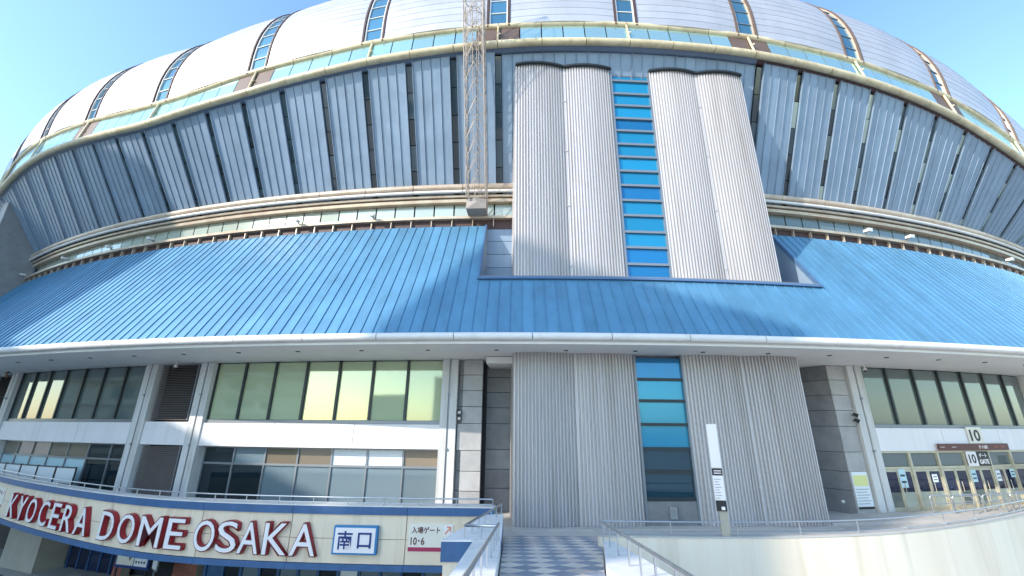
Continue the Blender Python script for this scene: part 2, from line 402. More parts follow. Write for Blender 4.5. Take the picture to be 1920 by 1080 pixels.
# --- blue canopy roof in standing seam panels
E_R, E_Z, T_R, T_Z = 84.04, 3.30, 79.85, 10.02
def roof(s, d=0.0): return (E_R + (T_R - E_R) * s + d * 0.85, E_Z + (T_Z - E_Z) * s + d * 0.53)
CUT_L, CUT_R, CUT_S = -2.62, 8.5, 0.435
mb = MB()
mb.patch(rng(TH0, CUT_L, 50), [roof(-0.01, -0.06), roof(1.0, -0.06)], 0.5)
mb.patch(rng(CUT_R, TH1, 30), [roof(-0.01, -0.06), roof(1.0, -0.06)], 0.5)
mb.patch(rng(CUT_L, CUT_R, 16), [roof(-0.01, -0.06), roof(CUT_S, -0.06)], 0.5)
canopy = build(mb, 'canopy_roof', 'flashing', ST)
RP = 0.337
a = TH0
ths = [CUT_L - RP * i for i in range(116, 0, -1)] + [CUT_L + (CUT_R - CUT_L) * i / 33 for i in range(33)] + [CUT_R + RP * i for i in range(64)]
for t0 in ths:
    cut = CUT_L - 0.01 < t0 < CUT_R - 0.01
    t1 = t0 + (RP if not cut else (CUT_R - CUT_L) / 33)
    s1 = CUT_S if cut else 1.0
    mb = MB(); d = random.uniform(-0.004, 0.004)
    mb.patch([t0 + 0.006, t1 - 0.006], [roof(-0.01, d), roof(s1, d)], 0.04)
    mb.patch([t1 - 0.010, t1 + 0.010], [roof(-0.01, 0.038), roof(s1 - 0.004, 0.038)], 0.05)
    build(mb, 'roof_panel', 'roof_blue', canopy)
mb = MB()
mb.patch(rng(CUT_L - 0.05, CUT_R + 0.05, 20), [roof(CUT_S - 0.012, 0.10), roof(CUT_S + 0.006, 0.10)], 0.35)
mb.patch(rng(CUT_L - 0.05, CUT_R + 0.05, 20), [roof(CUT_S + 0.010, 0.05), roof(CUT_S + 0.022, 0.05)], 0.35, 1)
build(mb, 'flashing', ['flashing', 'frame_grey'], canopy)
for t in (CUT_L, CUT_R):
    mb = MB(); mb.patch([t - 0.03, t + 0.03], [roof(CUT_S, 0.11), roof(1.0, 0.11)], 0.22); build(mb, 'verge_trim', 'flashing', canopy)
for t in (CUT_L, CUT_R):                      # side cheeks of the notch in the roof
    mb = MB(); i = 0.02 if t < 0 else -0.02
    A0 = pol(t, *roof(CUT_S, -0.02)); A1 = pol(t, *roof(1.0, -0.02)); A2 = pol(t, T_R - 0.9, T_Z); A3 = pol(t, T_R - 0.9, roof(CUT_S)[1])
    B = [pol(t + i, *roof(CUT_S, -0.02)), pol(t + i, *roof(1.0, -0.02)), pol(t + i, T_R - 0.9, T_Z), pol(t + i, T_R - 0.9, roof(CUT_S)[1])]
    mb.add([A0, A1, A2, A3] + B, [(0, 1, 2, 3), (7, 6, 5, 4), (0, 4, 5, 1), (1, 5, 6, 2), (2, 6, 7, 3), (3, 7, 4, 0)])
    build(mb, 'notch_cheek', 'wall_blue', canopy)
for j in range(5):                            # back of the notch: horizontal metal panels
    z0 = 6.3 + j * 0.75
    for a, b in ((CUT_L + 0.02, TOWER_L), (TOWER_R, CUT_R - 0.02)):
        mb = MB(); mb.patch(rng(a, b, 2), [(79.5, z0), (79.5, z0 + 0.72)], 0.2); build(mb, 'notch_panel', 'wall_blue', canopy)
mb = MB(); mb.patch(rng(CUT_L, CUT_R, 12), [(81.9, 6.05), (81.9, 6.12)], 3.0); build(mb, 'notch_floor', 'flashing', canopy)
i = 0; t = -42.0
while t < TH1:
    mb = MB(); mb.path([pol(q, E_R + 0.12, 3.22) for q in rng(t + 0.012, t + 2.04, 4)], 0.155, 12); build(mb, 'gutter_section', 'gutter_white', canopy); t += 2.05
mb = MB()
mb.patch(rng(TH0, TH1, 90), [(E_R - 0.02, 2.955), (E_R - 0.02, 3.16)], 0.035)
n = 90
vs = []
for q in rng(TH0, TH1, n): vs += [pol(q, E_R - 0.06, SOF + 0.02), pol(q, 78.4, SOF - 0.02), pol(q, E_R - 0.06, SOF + 0.10), pol(q, 78.4, SOF + 0.06)]
mb.add(vs, [f for i in range(n) for f in ((i * 4, i * 4 + 1, i * 4 + 5, i * 4 + 4), (i * 4 + 2, i * 4 + 6, i * 4 + 7, i * 4 + 3), (i * 4, i * 4 + 4, i * 4 + 6, i * 4 + 2))])
soff = build(mb, 'soffit', 'soffit', ST)
for q in rng(-26, 20, 23):
    mb = MB(); c = Vector(pol(q, 82.6, SOF - 0.015)); mb.tube(c, c + Vector((0, 0, 0.05)), 0.09, 12); build(mb, 'downlight', 'frame_dark', soff)

# --- corrugated stair towers
def stair_tower(thc, half, name):
    """built along a straight front at R=81.75, turned to face outward at thc"""
    root_c = Vector(pol(thc, 81.75, 0)); rot = rad(thc)
    w = 2 * half; gl, gr = -1.05, 1.05; zt = 18.52 + EYE; zb = DECK + EYE
    mb = MB(); mb.box(-half + 0.05, half - 0.05, 0.35, 2.6, zb, zt - 0.4)
    body = build(mb, name, 'wall_blue_dark', ST, (root_c.x, root_c.y, 0), rot)
    bw = (half - 1.05) / 2
    def arc(x, x0): s = (x - x0) / bw; return -0.20 * (1 - (2 * s - 1) ** 2)
    xs0 = (-half, -half + bw, gr, gr + bw)
    for x0 in xs0:
        nr = 18; pts = []
        for i in range(nr):
            for fx, d in ((0.0, 0.0), (0.34, 0.0), (0.46, 0.085), (0.88, 0.085)):
                x = x0 + 0.03 + (bw - 0.06) * (i + fx) / nr; pts.append((x, arc(x, x0) + d))
        pts.append((x0 + bw - 0.03, 0.0))
        vs = [(x, y, zb + 0.04) for x, y in pts] + [(x, y, zt) for x, y in pts] + [(x, y + 0.06, zb + 0.04) for x, y in pts] + [(x, y + 0.06, zt) for x, y in pts]
        n = len(pts); fs = []
        for i in range(n - 1):
            fs += [(i, i + 1, n + i + 1, n + i), (2 * n + i, 3 * n + i, 3 * n + i + 1, 2 * n + i + 1), (i, 2 * n + i, 2 * n + i + 1, i + 1), (n + i, n + i + 1, 3 * n + i + 1, 3 * n + i)]
        mb = MB(); mb.add(vs, fs); build(mb, 'corrugated_sheet', 'corrugated', body)
        cap_pts = [(x0 + bw * i / 10, arc(x0 + bw * i / 10, x0) - 0.15) for i in range(11)] + [(x0 + bw, 2.3), (x0, 2.3)]
        mb = MB(); mb.prism(cap_pts, zt + 0.003, zt + 0.10); build(mb, 'cap', 'frame_dark', body)
    for x in (-half + bw, gr + bw):
        mb = MB(); mb.box(x - 0.028, x + 0.028, -0.02, 0.2, zb + 0.05, zt)
        for z in range(7): mb.box(x - 0.06, x + 0.06, -0.05, 0.0, zb + 1.4 + z * 3.1, zb + 1.46 + z * 3.1)
        build(mb, 'joint_strip', 'corrugated', body)
    for x in (-half, half):
        s = 1 if x < 0 else -1
        mb = MB(); mb.box(min(x, x + s * 0.05), max(x, x + s * 0.05), 0.0, 2.5, zb + 0.02, zt - 0.02); build(mb, 'side_panel', 'corrugated' if thc > -20 else 'stone_grey', body)  # far left tower: shade on its side put into a darker grey
    # glazing strip
    up = [18.3, 17.92, 17.05, 16.27, 15.44, 14.66, 13.83, 13.06, 12.23, 11.4, 10.56, 9.73, 8.85, 8.04, 7.19, 6.3]
    lo = [2.85, 1.9, 1.01, 0.06, -0.88, -1.75, -2.75]
    for seq in (up, lo):
        for i in range(len(seq) - 1):
            z1, z0 = seq[i] + EYE, seq[i + 1] + EYE
            mb = MB(); mb.box(gl + 0.04, gr - 0.04, 0.12, 0.16, z0 + 0.05, z1 - 0.05); build(mb, 'pane', ('glass_dark_reflection' if seq is lo and i > 3 else ('glass_blue_deep' if (seq is up and (i > 12 or i in (4, 9))) or (seq is lo and i == 0) else 'glass_blue')), body)
            mb = MB(); mb.box(gl, gr, 0.02, 0.18, z0 - 0.06, z0 + 0.06); build(mb, 'transom', 'frame_grey' if seq is up else 'frame_dark', body)
    mb = MB()
    for x in (gl, gr): mb.box(x - 0.05, x + 0.05, 0.0, 0.2, zb, zt)
    mb.box(gl + 0.05, gr - 0.05, 0.09, 0.3, zt - 0.25, zt - 0.01)
    build(mb, 'jamb', 'frame_grey', body)
    mb = MB(); mb.box(gl + 0.05, gr - 0.05, 0.05, 0.2, zb + 0.02, -2.82 + EYE); build(mb, 'base_panel', 'stone_grey', body)
    mb = MB(); mb.box(-half - 0.1, half + 0.1, -0.5, 0.3, zb - 0.2, zb + 0.035); build(mb, 'plinth', 'deck', body)
    return body
stair_tower(2.88, 6.28, 'stair_tower')
stair_tower(-34.9, 6.28, 'stair_tower')

# --- the facade under the canopy
FR = 80.0
mb = MB(); mb.patch(rng(TH0, -2.5, 50), [(FR - 0.75, DECK), (FR - 0.75, SOF)], 0.3)
mb.patch(rng(9.6, TH1, 30), [(FR - 0.75, DECK), (FR - 0.75, SOF)], 0.3)
mb.patch(rng(-2.6, 9.7, 12), [(78.6, DECK), (78.6, SOF)], 0.3)
fac = build(mb, 'facade_wall', 'dark_recess', ST)
def fpart(name, t0, t1, z0, z1, R, thick, m, n=None, parent=None):
    mb = MB(); mb.patch(rng(t0, t1, n or max(1, int((t1 - t0) / 1.0))), [(R, z0), (R, z1)], thick); return build(mb, name, m, parent or fac)
Zb1, Zb2, Ztr = 0.06, -1.06, -1.86
cols = [(-25.35, -24.75), (-15.83, -15.22), (-13.16, -12.58), (-3.93, -3.40), (10.37, 10.97), (20.0, 20.55)]
for a, b in cols:
    w = (b - a)
    for c0, c1 in ((a, a + w * 0.44), (a + w * 0.56, b)): fpart('column', c0, c1, DECK, SOF - 0.02, FR + 0.16, 0.6, 'column_white', 1)
    fpart('column_groove', a + w * 0.44, a + w * 0.56, DECK, SOF - 0.02, FR + 0.10, 0.4, 'frame_grey', 1)
    for z in (-1.1, 1.3):
        mb = MB(); c = Vector(pol((a + b) / 2, FR + 0.18, z)); mb.box(c.x - 0.05, c.x + 0.05, c.y - 0.05, c.y + 0.05, c.z, c.z + 0.10); build(mb, 'pipe_clip', 'frame_grey', fac)
def window_bay(a, b, n, gtop, lower, gate=False):
    st = (b - a) / n
    for i in range(n):
        t0, t1 = a + st * i, a + st * (i + 1)
        fpart('pane', t0 + 0.04, t1 - 0.04, Zb1 + 0.10, SOF - 0.06, FR - 0.16, 0.05, gtop, 1)
        fpart('mullion', t0 - 0.04, t0 + 0.04, Zb1 + 0.02, SOF - 0.03, FR - 0.06, 0.25, 'frame_dark', 1)
    fpart('sill', a, b, Zb1 - 0.06, Zb1 + 0.09, FR - 0.02, 0.3, 'frame_grey')
    m = 3 if n > 2 else 1
    for i in range(m):
        c0, c1 = a + (b - a) * i / m, a + (b - a) * (i + 1) / m
        fpart('spandrel_panel', c0 + 0.012, c1 - 0.012, Zb2, Zb1 - 0.07, FR + 0.08, 0.3, 'white_paint', 3)
    if gate: return
    fpart('window_head', a, b, Zb2 - 0.08, Zb2 - 0.005, FR - 0.25, 0.3, 'frame_grey')
    for i in range(n):
        t0, t1 = a + st * i, a + st * (i + 1)
        gu, gl_ = lower[i % len(lower)]
        fpart('pane', t0 + 0.03, t1 - 0.03, Ztr + 0.04, Zb2 - 0.09, FR - 0.42, 0.05, gu, 1)
        fpart('pane', t0 + 0.03, t1 - 0.03, DECK + 0.1, Ztr - 0.04, FR - 0.42, 0.05, gl_, 1)
        fpart('mullion', t0 - 0.03, t0 + 0.03, DECK + 0.05, Zb2 - 0.085, FR - 0.36, 0.2, 'frame_grey', 1)
    fpart('transom', a, b, Ztr - 0.045, Ztr + 0.045, FR - 0.34, 0.2, 'frame_grey')
GS, GB, GD = 'glass_store', 'glass_brown', 'glass_dark'  # GB: brownish reflection in the upper lights, put into the pane colour
window_bay(-12.58, -3.93, 7, 'glass_green', [(GD, GD), (GS, GD), (GB, GS), (GB, GS), ('paper', GS), ('paper', GS), (GB, GS)])
window_bay(-24.75, -15.83, 7, 'glass_greygreen', [(GB, 'paper_blue'), (GB, 'paper_blue'), (GB, 'paper_blue'), (GB, 'paper_blue'), (GB, 'paper_blue'), (GD, GD), (GD, GD)])
window_bay(-34.0, -27.6, 5, 'glass_greygreen', [(GD, GD)])
window_bay(10.97, 20.0, 7, 'glass_greygreen', None, True)
window_bay(20.6, 29.0, 7, 'glass_greygreen', [(GD, GD)])
for a, b in ((-15.22, -13.16), (-27.5, -25.35)):          # louvred bays
    for z0, z1 in ((Zb1 + 0.05, SOF - 0.04), (DECK, Zb2 - 0.05)):
        mb = MB(); nsl = int((z1 - z0) / 0.085)
        for i in range(nsl):
            z = z0 + (z1 - z0) * i / nsl
            mb.patch([a + 0.05, b - 0.28], [(FR - 0.05, z), (FR - 0.16, z + 0.06)], 0.02)
        build(mb, 'louvre', 'louvre', fac)
        fpart('louvre_frame', b - 0.27, b - 0.22, z0, z1, FR - 0.02, 0.3, 'frame_grey', 1)
    fpart('spandrel_panel', a + 0.01, b - 0.01, Zb2, Zb1 - 0.03, FR + 0.08, 0.3, 'white_paint', 2)
# stone piers beside the tower
rows = [DECK, -2.75, -1.95, -1.10, 0.05, 0.78, 1.50, 2.22, SOF - 0.02]
for i in range(len(rows) - 1):
    z0, z1 = rows[i] + 0.012, rows[i + 1] - 0.012
    lt = 'stone_light' if rows[i] > -1.2 else 'stone_grey'
    wide = (i == 3)
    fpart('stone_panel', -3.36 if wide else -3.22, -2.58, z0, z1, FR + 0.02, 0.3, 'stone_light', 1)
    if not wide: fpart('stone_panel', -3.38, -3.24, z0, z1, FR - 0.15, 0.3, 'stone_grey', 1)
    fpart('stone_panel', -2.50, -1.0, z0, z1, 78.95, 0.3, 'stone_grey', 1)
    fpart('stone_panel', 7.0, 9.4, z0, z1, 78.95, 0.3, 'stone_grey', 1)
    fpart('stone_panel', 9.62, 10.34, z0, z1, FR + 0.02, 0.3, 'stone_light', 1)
    # cheek of the right hand pier, facing the tower
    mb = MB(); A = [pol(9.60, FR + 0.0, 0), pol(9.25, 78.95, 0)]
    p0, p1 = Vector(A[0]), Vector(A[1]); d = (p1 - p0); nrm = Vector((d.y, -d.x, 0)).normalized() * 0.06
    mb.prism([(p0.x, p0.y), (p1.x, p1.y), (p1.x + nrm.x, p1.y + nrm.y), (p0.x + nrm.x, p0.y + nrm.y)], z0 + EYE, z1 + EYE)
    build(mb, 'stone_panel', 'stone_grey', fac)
p0, p1 = Vector(pol(9.60, FR, 0)), Vector(pol(9.25, 78.95, 0)); d = p1 - p0; nrm = Vector((d.y, -d.x, 0)).normalized() * 0.06
mb = MB(); mb.prism([((p0 + nrm * 0.3).x, (p0 + nrm * 0.3).y), ((p1 + nrm * 0.3 + d * 0.1).x, (p1 + nrm * 0.3 + d * 0.1).y), ((p1 + nrm * 0.7 + d * 0.1).x, (p1 + nrm * 0.7 + d * 0.1).y), ((p0 + nrm * 0.7).x, (p0 + nrm * 0.7).y)], DECK + EYE, SOF + EYE - 0.03)
build(mb, 'cheek_backing', 'dark_recess', fac)
fpart('pier_core', 9.64, 10.3, DECK, SOF - 0.03, FR - 0.28, 1.0, 'stone_grey', 1)
fpart('soffit_box', -2.40, -1.55, SOF - 0.32, SOF - 0.03, 81.0, 2.0, 'soffit', 1)
# gate doors in the right hand bay
ga, gb, gn = 10.97, 20.0, 7
gs = (gb - ga) / gn
fpart('door_head', ga, gb, Zb2 - 0.10, Zb2 - 0.005, FR + 0.02, 0.3, 'frame_gold')
for i in range(gn):
    t0, t1 = ga + gs * i, ga + gs * (i + 1)
    fpart('door_post', t0 - 0.045, t0 + 0.045, DECK, Zb2 - 0.10, FR + 0.03, 0.2, 'frame_gold', 1)
    fpart('transom_pane', t0 + 0.05, t1 - 0.05, Ztr + 0.12, Zb2 - 0.12, FR - 0.06, 0.05, 'glass_greygreen', 1)
    fpart('transom', t0 + 0.045, t1 - 0.045, Ztr - 0.02, Ztr + 0.10, FR, 0.15, 'frame_gold', 1)
    for h in range(2):
        d0 = t0 + 0.05 + (gs - 0.1) * h / 2; d1 = t0 + 0.05 + (gs - 0.1) * (h + 1) / 2
        mb = MB()
        for c in ((d0 + 0.005, d0 + 0.06), (d1 - 0.06, d1 - 0.005)): mb.patch(list(c), [(FR - 0.01, DECK + 0.02), (FR - 0.01, Ztr - 0.03)], 0.07)
        for z in ((DECK + 0.02, DECK + 0.22), (Ztr - 0.13, Ztr - 0.03)): mb.patch([d0 + 0.06, d1 - 0.06], [(FR - 0.012, z[0]), (FR - 0.012, z[1])], 0.065)
        mb.patch([d0 + 0.06, d1 - 0.06], [(FR - 0.035, DECK + 0.22), (FR - 0.035, DECK + 0.85)], 0.02, 1)
        mb.patch([d0 + 0.06, d1 - 0.06], [(FR - 0.035, DECK + 0.86), (FR - 0.035, Ztr - 0.13)], 0.02, 2)
        c = d1 - 0.10 if h == 0 else d0 + 0.10
        mb.tube(pol(c, FR + 0.06, DECK + 0.8), pol(c, FR + 0.06, DECK + 1.25), 0.015, 6, 0)
        build(mb, 'door', ['frame_gold', 'glass_pale' if (i + h) % 3 else 'glass_greygreen', 'glass_navy'], fac)
# ground storey under the deck
GR = 78.6
mb = MB(); mb.patch(rng(-30, 2, 30), [(GR - 0.6, -EYE), (GR - 0.6, -4.66)], 0.3); gw = build(mb, 'ground_storey', 'dark_recess', ST)
def gpart(name, t0, t1, z0, z1, R, thick, m): return fpart(name, t0, t1, z0, z1, R, thick, m, 1, gw)
gpart('pillar', -21.9, -19.6, -EYE, -4.7, 79.6, 1.3, 'concrete')
for i in range(5):
    t0 = -19.3 + i * 0.62; gpart('glass_door', t0, t0 + 0.58, -EYE + 0.05, -4.75, GR - 0.2, 0.06, 'glass_navy'); gpart('door_frame', t0 - 0.04, t0, -EYE, -4.7, GR - 0.15, 0.12, 'navy')
for i, m in enumerate(['navy', GD, GS, GD, GS, GS, GD, 'paper', GS, GS, GD, GS]):
    t0 = -12.4 + i * 0.72
    gpart('shop_pane', t0 + 0.05, t0 + 0.67, -EYE + 0.1, -4.75, GR - 0.2, 0.06, m); gpart('shop_mullion', t0 - 0.05, t0 + 0.05, -EYE, -4.7, GR - 0.12, 0.15, 'navy')
gpart('shop_wall', -3.2, -0.6, -EYE, -4.7, GR - 0.1, 0.2, 'concrete')
for bt0, bt1 in ((-16.4, -15.95), (-13.6, -12.6), (-3.9, -3.25)):
    mb = MB(); mb.patch([bt0, bt1], [(GR + 0.05, -EYE), (GR + 0.05, -4.72)], 0.4); pier = build(mb, 'brick_pier', 'concrete', ST)
    mb = MB(); nb = max(2, round((bt1 - bt0) / 0.16)); row = 0; z = -EYE + 0.02
    while z < -4.8:
        off = 0.5 * (row % 2); w = (bt1 - bt0) / nb
        for j in range(nb + (row % 2)):
            c0 = max(bt0, bt0 + (j - off) * w); c1 = min(bt1, bt0 + (j + 1 - off) * w)
            if c1 - c0 > 0.02: mb.patch([c0 + 0.006, c1 - 0.006], [(GR + 0.07, z), (GR + 0.07, z + 0.065)], 0.03)
        z += 0.078; row += 1
    o = build(mb, 'brick', 'brick', pier); o['kind'] = 'stuff'

# ------------------------------------------------------------------ upper deck and steps
PT = [-30, -26, -20.7, -15, -11.5, -9.7, -7.6, -5.5, -2, 3]
PR = [80.4, 80.7, 81.4, 83.0, 84.06, 84.42, 84.45, 84.38, 84.2, 84.1]
def podR(t): return smooth_interp(t, PT, PR, 0.8)
CT = [0.2, 3.06, 4.46, 5.73, 7.3, 9.07, 12.03, 14, 16, 24]          # right hand parapet (theta, R)
CR = [85.98, 86.2, 86.12, 86.04, 85.62, 85.0, 83.82, 83.0, 82.3, 82.0]
def parR(t): return smooth_interp(t, CT, CR, 0.8)
mb = MB(); vs = []; ths = rng(-32, 26, 116); n = len(ths)
for t in ths:
    Ro = (podR(t) - 0.1) if t < -1.9 else (84.1 if t < 0.3 else parR(t) - 0.1)
    vs += [pol(t, 78.0, DECK), pol(t, Ro, DECK), pol(t, 78.0, DECK - 0.5), pol(t, Ro, DECK - 0.5)]
vs = [(x + AX, y + AY, z) for x, y, z in vs]
mb.add(vs, [f for i in range(n - 1) for f in ((i * 4, i * 4 + 1, i * 4 + 5, i * 4 + 4), (i * 4 + 2, i * 4 + 6, i * 4 + 7, i * 4 + 3), (i * 4 + 1, i * 4 + 3, i * 4 + 7, i * 4 + 5))])
struct(build(mb, 'upper_deck_pavement', 'deck'))

# ------------------------------------------------------------------ podium sign wall (left)
PW = thing('podium_wall', 'curved cream wall with navy coping and trim carrying the stadium name', 'wall', (AX, AY, 0))
mb = MB(); ths = rng(-30, -1.9, 60)
mb.patch(ths, lambda t: [(podR(t) - 0.05, -4.56), (podR(t) - 0.05, -2.72)], 0.35); build(mb, 'core', 'concrete', PW)
joints = [-30, -24.5, -19.2, -15.6, -12.0, -8.9, -6.6, -3.9, -1.9]
for a, b in zip(joints[:-1], joints[1:]):
    for z0, z1 in ((-4.38, -3.66), (-3.65, -2.93)):
        mb = MB(); mb.patch(rng(a + 0.01, b - 0.01, 8), lambda t: [(podR(t), z0 + 0.004), (podR(t), z1 - 0.004)], 0.1); build(mb, 'wall_panel', 'cream', PW)
    mb = MB(); mb.patch(rng(a + 0.006, b - 0.006, 8), lambda t: [(podR(t) + 0.06, -2.925), (podR(t) + 0.06, -2.68)], 0.5); build(mb, 'coping', 'navy', PW)
    mb = MB(); mb.patch(rng(a + 0.004, b - 0.004, 8), lambda t: [(podR(t) + 0.05, -4.57), (podR(t) + 0.05, -4.39)], 0.5); build(mb, 'trim', 'navy', PW)
mb = MB(); mb.patch(ths, lambda t: [(podR(t) - 0.5, -4.66), (podR(t) - 0.5, -4.575)], 5.0); build(mb, 'soffit', 'concrete', PW)
mb = MB(); mb.patch(ths, lambda t: [(podR(t) + 0.08, -2.675), (podR(t) + 0.08, -2.645)], 0.45); build(mb, 'cap_strip', 'gutter_white', PW)

def rail_polar(name, label, Rf, t0, t1, zbase, h, step, group=None):
    r = thing(name, label, 'railing', (AX, AY, 0), 0, group)
    mb = MB(); mb.path([pol(q, Rf(q), zbase + h) for q in rng(t0, t1, 50)], 0.024, 8); build(mb, 'top_rail', 'steel', r)
    mb = MB(); mb.path([pol(q, Rf(q), zbase + 0.06) for q in rng(t0, t1, 50)], 0.016, 6); build(mb, 'bottom_rail', 'steel', r)
    nn = max(1, round((t1 - t0) / step))
    for q in rng(t0, t1, nn):
        mb = MB(); mb.tube(pol(q, Rf(q), zbase), pol(q, Rf(q), zbase + h), 0.018, 6); build(mb, 'post', 'steel', r)
    return r
rail_polar('podium_railing', 'thin steel railing along the top of the curved name wall', lambda t: podR(t) - 0.1, -24, -1.95, -2.645, 0.22, 0.85)

# ------------------------------------------------------------------ lettering helpers
def text_mesh(body, size, extrude, offset=0.0, res=4):
    cu = bpy.data.curves.new('txt', 'FONT'); cu.body = body; cu.size = size; cu.extrude = extrude; cu.offset = offset
    cu.align_x = 'CENTER'; cu.align_y = 'CENTER'; cu.resolution_u = res
    o = bpy.data.objects.new('txt', cu); COL.objects.link(o)
    bpy.context.view_layer.update()
    me = bpy.data.meshes.new_from_object(o.evaluated_get(bpy.context.evaluated_depsgraph_get()))
    bpy.data.objects.remove(o); bpy.data.curves.remove(cu)
    xs = [v.co.x for v in me.vertices]; ys = [v.co.y for v in me.vertices]
    if xs:
        cx, cy = (min(xs) + max(xs)) / 2, (min(ys) + max(ys)) / 2
        for v in me.vertices: v.co.x -= cx; v.co.y -= cy
        me['w'] = max(xs) - min(xs); me['h'] = max(ys) - min(ys)
    me.transform(Matrix.Rotation(rad(90), 4, 'X'))
    return me
def put_text(body, size, m, parent, loc, extrude=0.006, offset=0.0, name='lettering', w=None, h=None, rot=None):
    me = text_mesh(body, size, extrude, offset); me.materials.clear(); me.materials.append(M[m])
    o = link(name, me, parent, loc, rot)
    if w: o.scale.x = w / me['w']
    if h: o.scale.z = h / me['h']
    return o

NS = thing('stadium_name_sign', 'large red and white letters spelling KYOCERA DOME OSAKA', 'sign', (AX, AY, 0))
letters = [('K', -17.68), ('Y', -16.87), ('O', -16.1), ('C', -15.24), ('E', -14.5), ('R', -13.77), ('A', -13.0), ('D', -11.83), ('O', -11.05), ('M', -10.22),
           ('E', -9.46), ('O', -8.65), ('S', -8.06), ('A', -7.5), ('K', -6.86), ('A', -6.2)]
for i, (ch, t) in enumerate(letters):
    R = podR(t); d = 0.02; p0, p1 = Vector(pol(t - 0.4, podR(t - 0.4), 0)), Vector(pol(t + 0.4, podR(t + 0.4), 0))
    ang = math.atan2(p1.y - p0.y, p1.x - p0.x); nrm = Vector((math.sin(ang), -math.cos(ang), 0))
    c = Vector(pol(t, R, -3.68))
    gap = []
    for j in (i - 1, i + 1):
        if 0 <= j < len(letters):
            q = letters[j][1]; gap.append((Vector(pol(q, podR(q), 0)) - Vector(pol(t, R, 0))).length)
    wd = min({'K': .86, 'Y': .86, 'O': .88, 'C': .80, 'E': .72, 'R': .80, 'A': .92, 'D': .86, 'M': 1.02, 'S': .76}[ch], min(gap) * (1.0 if ch == 'M' else 0.9))
    me = text_mesh(ch, 1.2, 0.075, 0.036); me.materials.clear(); me.materials.append(M['sign_red'])
    L = link('letter', me, NS, c + nrm * 0.095, ang); L.scale = (wd * 1.08 / me['w'], 1, 1.0 / me['h'])
    mo = text_mesh(ch, 1.2, 0.004, 0.024); mo.materials.clear(); mo.materials.append(M['sign_outline'])
    f = link('outline', mo, L, (0, -0.079, 0)); f.scale = (me['w'] / mo['w'] * 0.985, 1, me['h'] / mo['h'] * 0.985)
    mf = text_mesh(ch, 1.2, 0.006, 0.0); mf.materials.clear(); mf.materials.append(M['sign_white'])
    f = link('face', mf, L, (0, -0.087, 0)); f.scale = (me['w'] / mf['w'] * 0.93, 1, me['h'] / mf['h'] * 0.93)

def on_podium(t, z, out=0.0):
    p0, p1 = Vector(pol(t - 0.4, podR(t - 0.4), 0)), Vector(pol(t + 0.4, podR(t + 0.4), 0))
    ang = math.atan2(p1.y - p0.y, p1.x - p0.x); nrm = Vector((math.sin(ang), -math.cos(ang), 0))
    c = Vector(wp(t, podR(t), z)) + nrm * out; return c, ang
c, ang = on_podium(-5.02, -3.66)
s = thing('exit_sign', 'blue framed white sign with the characters for south exit on the cream wall', 'sign', c, ang)
mb = MB(); mb.box(-0.74, 0.74, -0.16, 0.0, -0.42, 0.42); build(mb, 'frame', 'sign_blue', s)
mb = MB(); mb.box(-0.68, 0.68, -0.172, -0.155, -0.365, 0.365); build(mb, 'face', 'sign_white', s)
put_text('南', 0.6, 'sign_navy', s, (-0.33, -0.18, 0), 0.006, 0.008, w=0.50, h=0.54); put_text('口', 0.6, 'sign_navy', s, (0.33, -0.18, 0), 0.006, 0.008, w=0.46, h=0.46)
def gate_sign(t, label, l2):
    c, ang = on_podium(t, -3.58)
    s = thing('gate_direction_sign', label, 'sign', c, ang, None)
    mb = MB(); mb.box(-0.74, 0.74, -0.02, 0.0, -0.42, 0.42); build(mb, 'panel', 'sign_cream', s)
    mb = MB(); mb.box(-0.74, 0.74, -0.026, -0.018, -0.40, -0.28); build(mb, 'stripe', 'sign_crimson', s)
    put_text('入場ゲート', 0.2, 'sign_brown', s, (-0.17, -0.024, 0.22), 0.004, 0.004, w=0.96, h=0.2)
    put_text(l2, 0.25, 'sign_brown', s, (-0.43, -0.024, -0.1), 0.004, 0.004, w=0.46, h=0.22)
    mb = MB(); mb.box(0.42, 0.72, -0.024, -0.018, 0.08, 0.38); build(mb, 'arrow_field', 'sign_white', s)
    a = MB(); a.add([(0.46, -0.03, 0.13), (0.49, -0.03, 0.10), (0.66, -0.03, 0.29), (0.63, -0.03, 0.32)], [(0, 1, 2, 3)]); a.box(0.53, 0.67, -0.031, -0.026, 0.30, 0.335); a.box(0.635, 0.67, -0.0315, -0.0265, 0.18, 0.299)
    build(a, 'arrow', 'sign_orange', s)
gate_sign(-3.33, 'cream gate direction sign with an orange arrow beside the blue exit sign', '10･6')
gate_sign(-19.75, 'cream gate direction sign at the far left end, cut by the picture edge', '0 3 4')

# ------------------------------------------------------------------ right hand parapet and its rail
PA = thing('deck_parapet', 'long cream rendered parapet wall curving along the deck at lower right', 'wall', (AX, AY, 0))
ths = rng(0.24, 24, 60)
mb = MB(); mb.patch(ths, lambda t: [(parR(t), -EYE), (parR(t), -3.11)], 0.25); build(mb, 'wall_face', 'cream_light', PA)
mb = MB(); mb.patch(ths, lambda t: [(parR(t) + 0.02, -3.107), (parR(t) + 0.02, -3.07)], 0.3); build(mb, 'cap', 'deck', PA)
rail_polar('parapet_railing', 'steel railing on top of the cream parapet at lower right', lambda t: parR(t) - 0.12, 0.35, 24, -3.07, 0.36, 1.35)
mb = MB()
for k, (dR, dz) in enumerate(((0, 0.0), (0.35, -0.12), (0.7, -0.24))): pass
st = MB(); st.patch(rng(7.4, 24, 30), lambda t: [(min(81.9, parR(t) - 0.6), DECK + 0.002), (min(81.9, parR(t) - 0.6), DECK + 0.10)], 1.6)
struct(build(st, 'entrance_step', 'deck', None, (AX, AY, 0)))

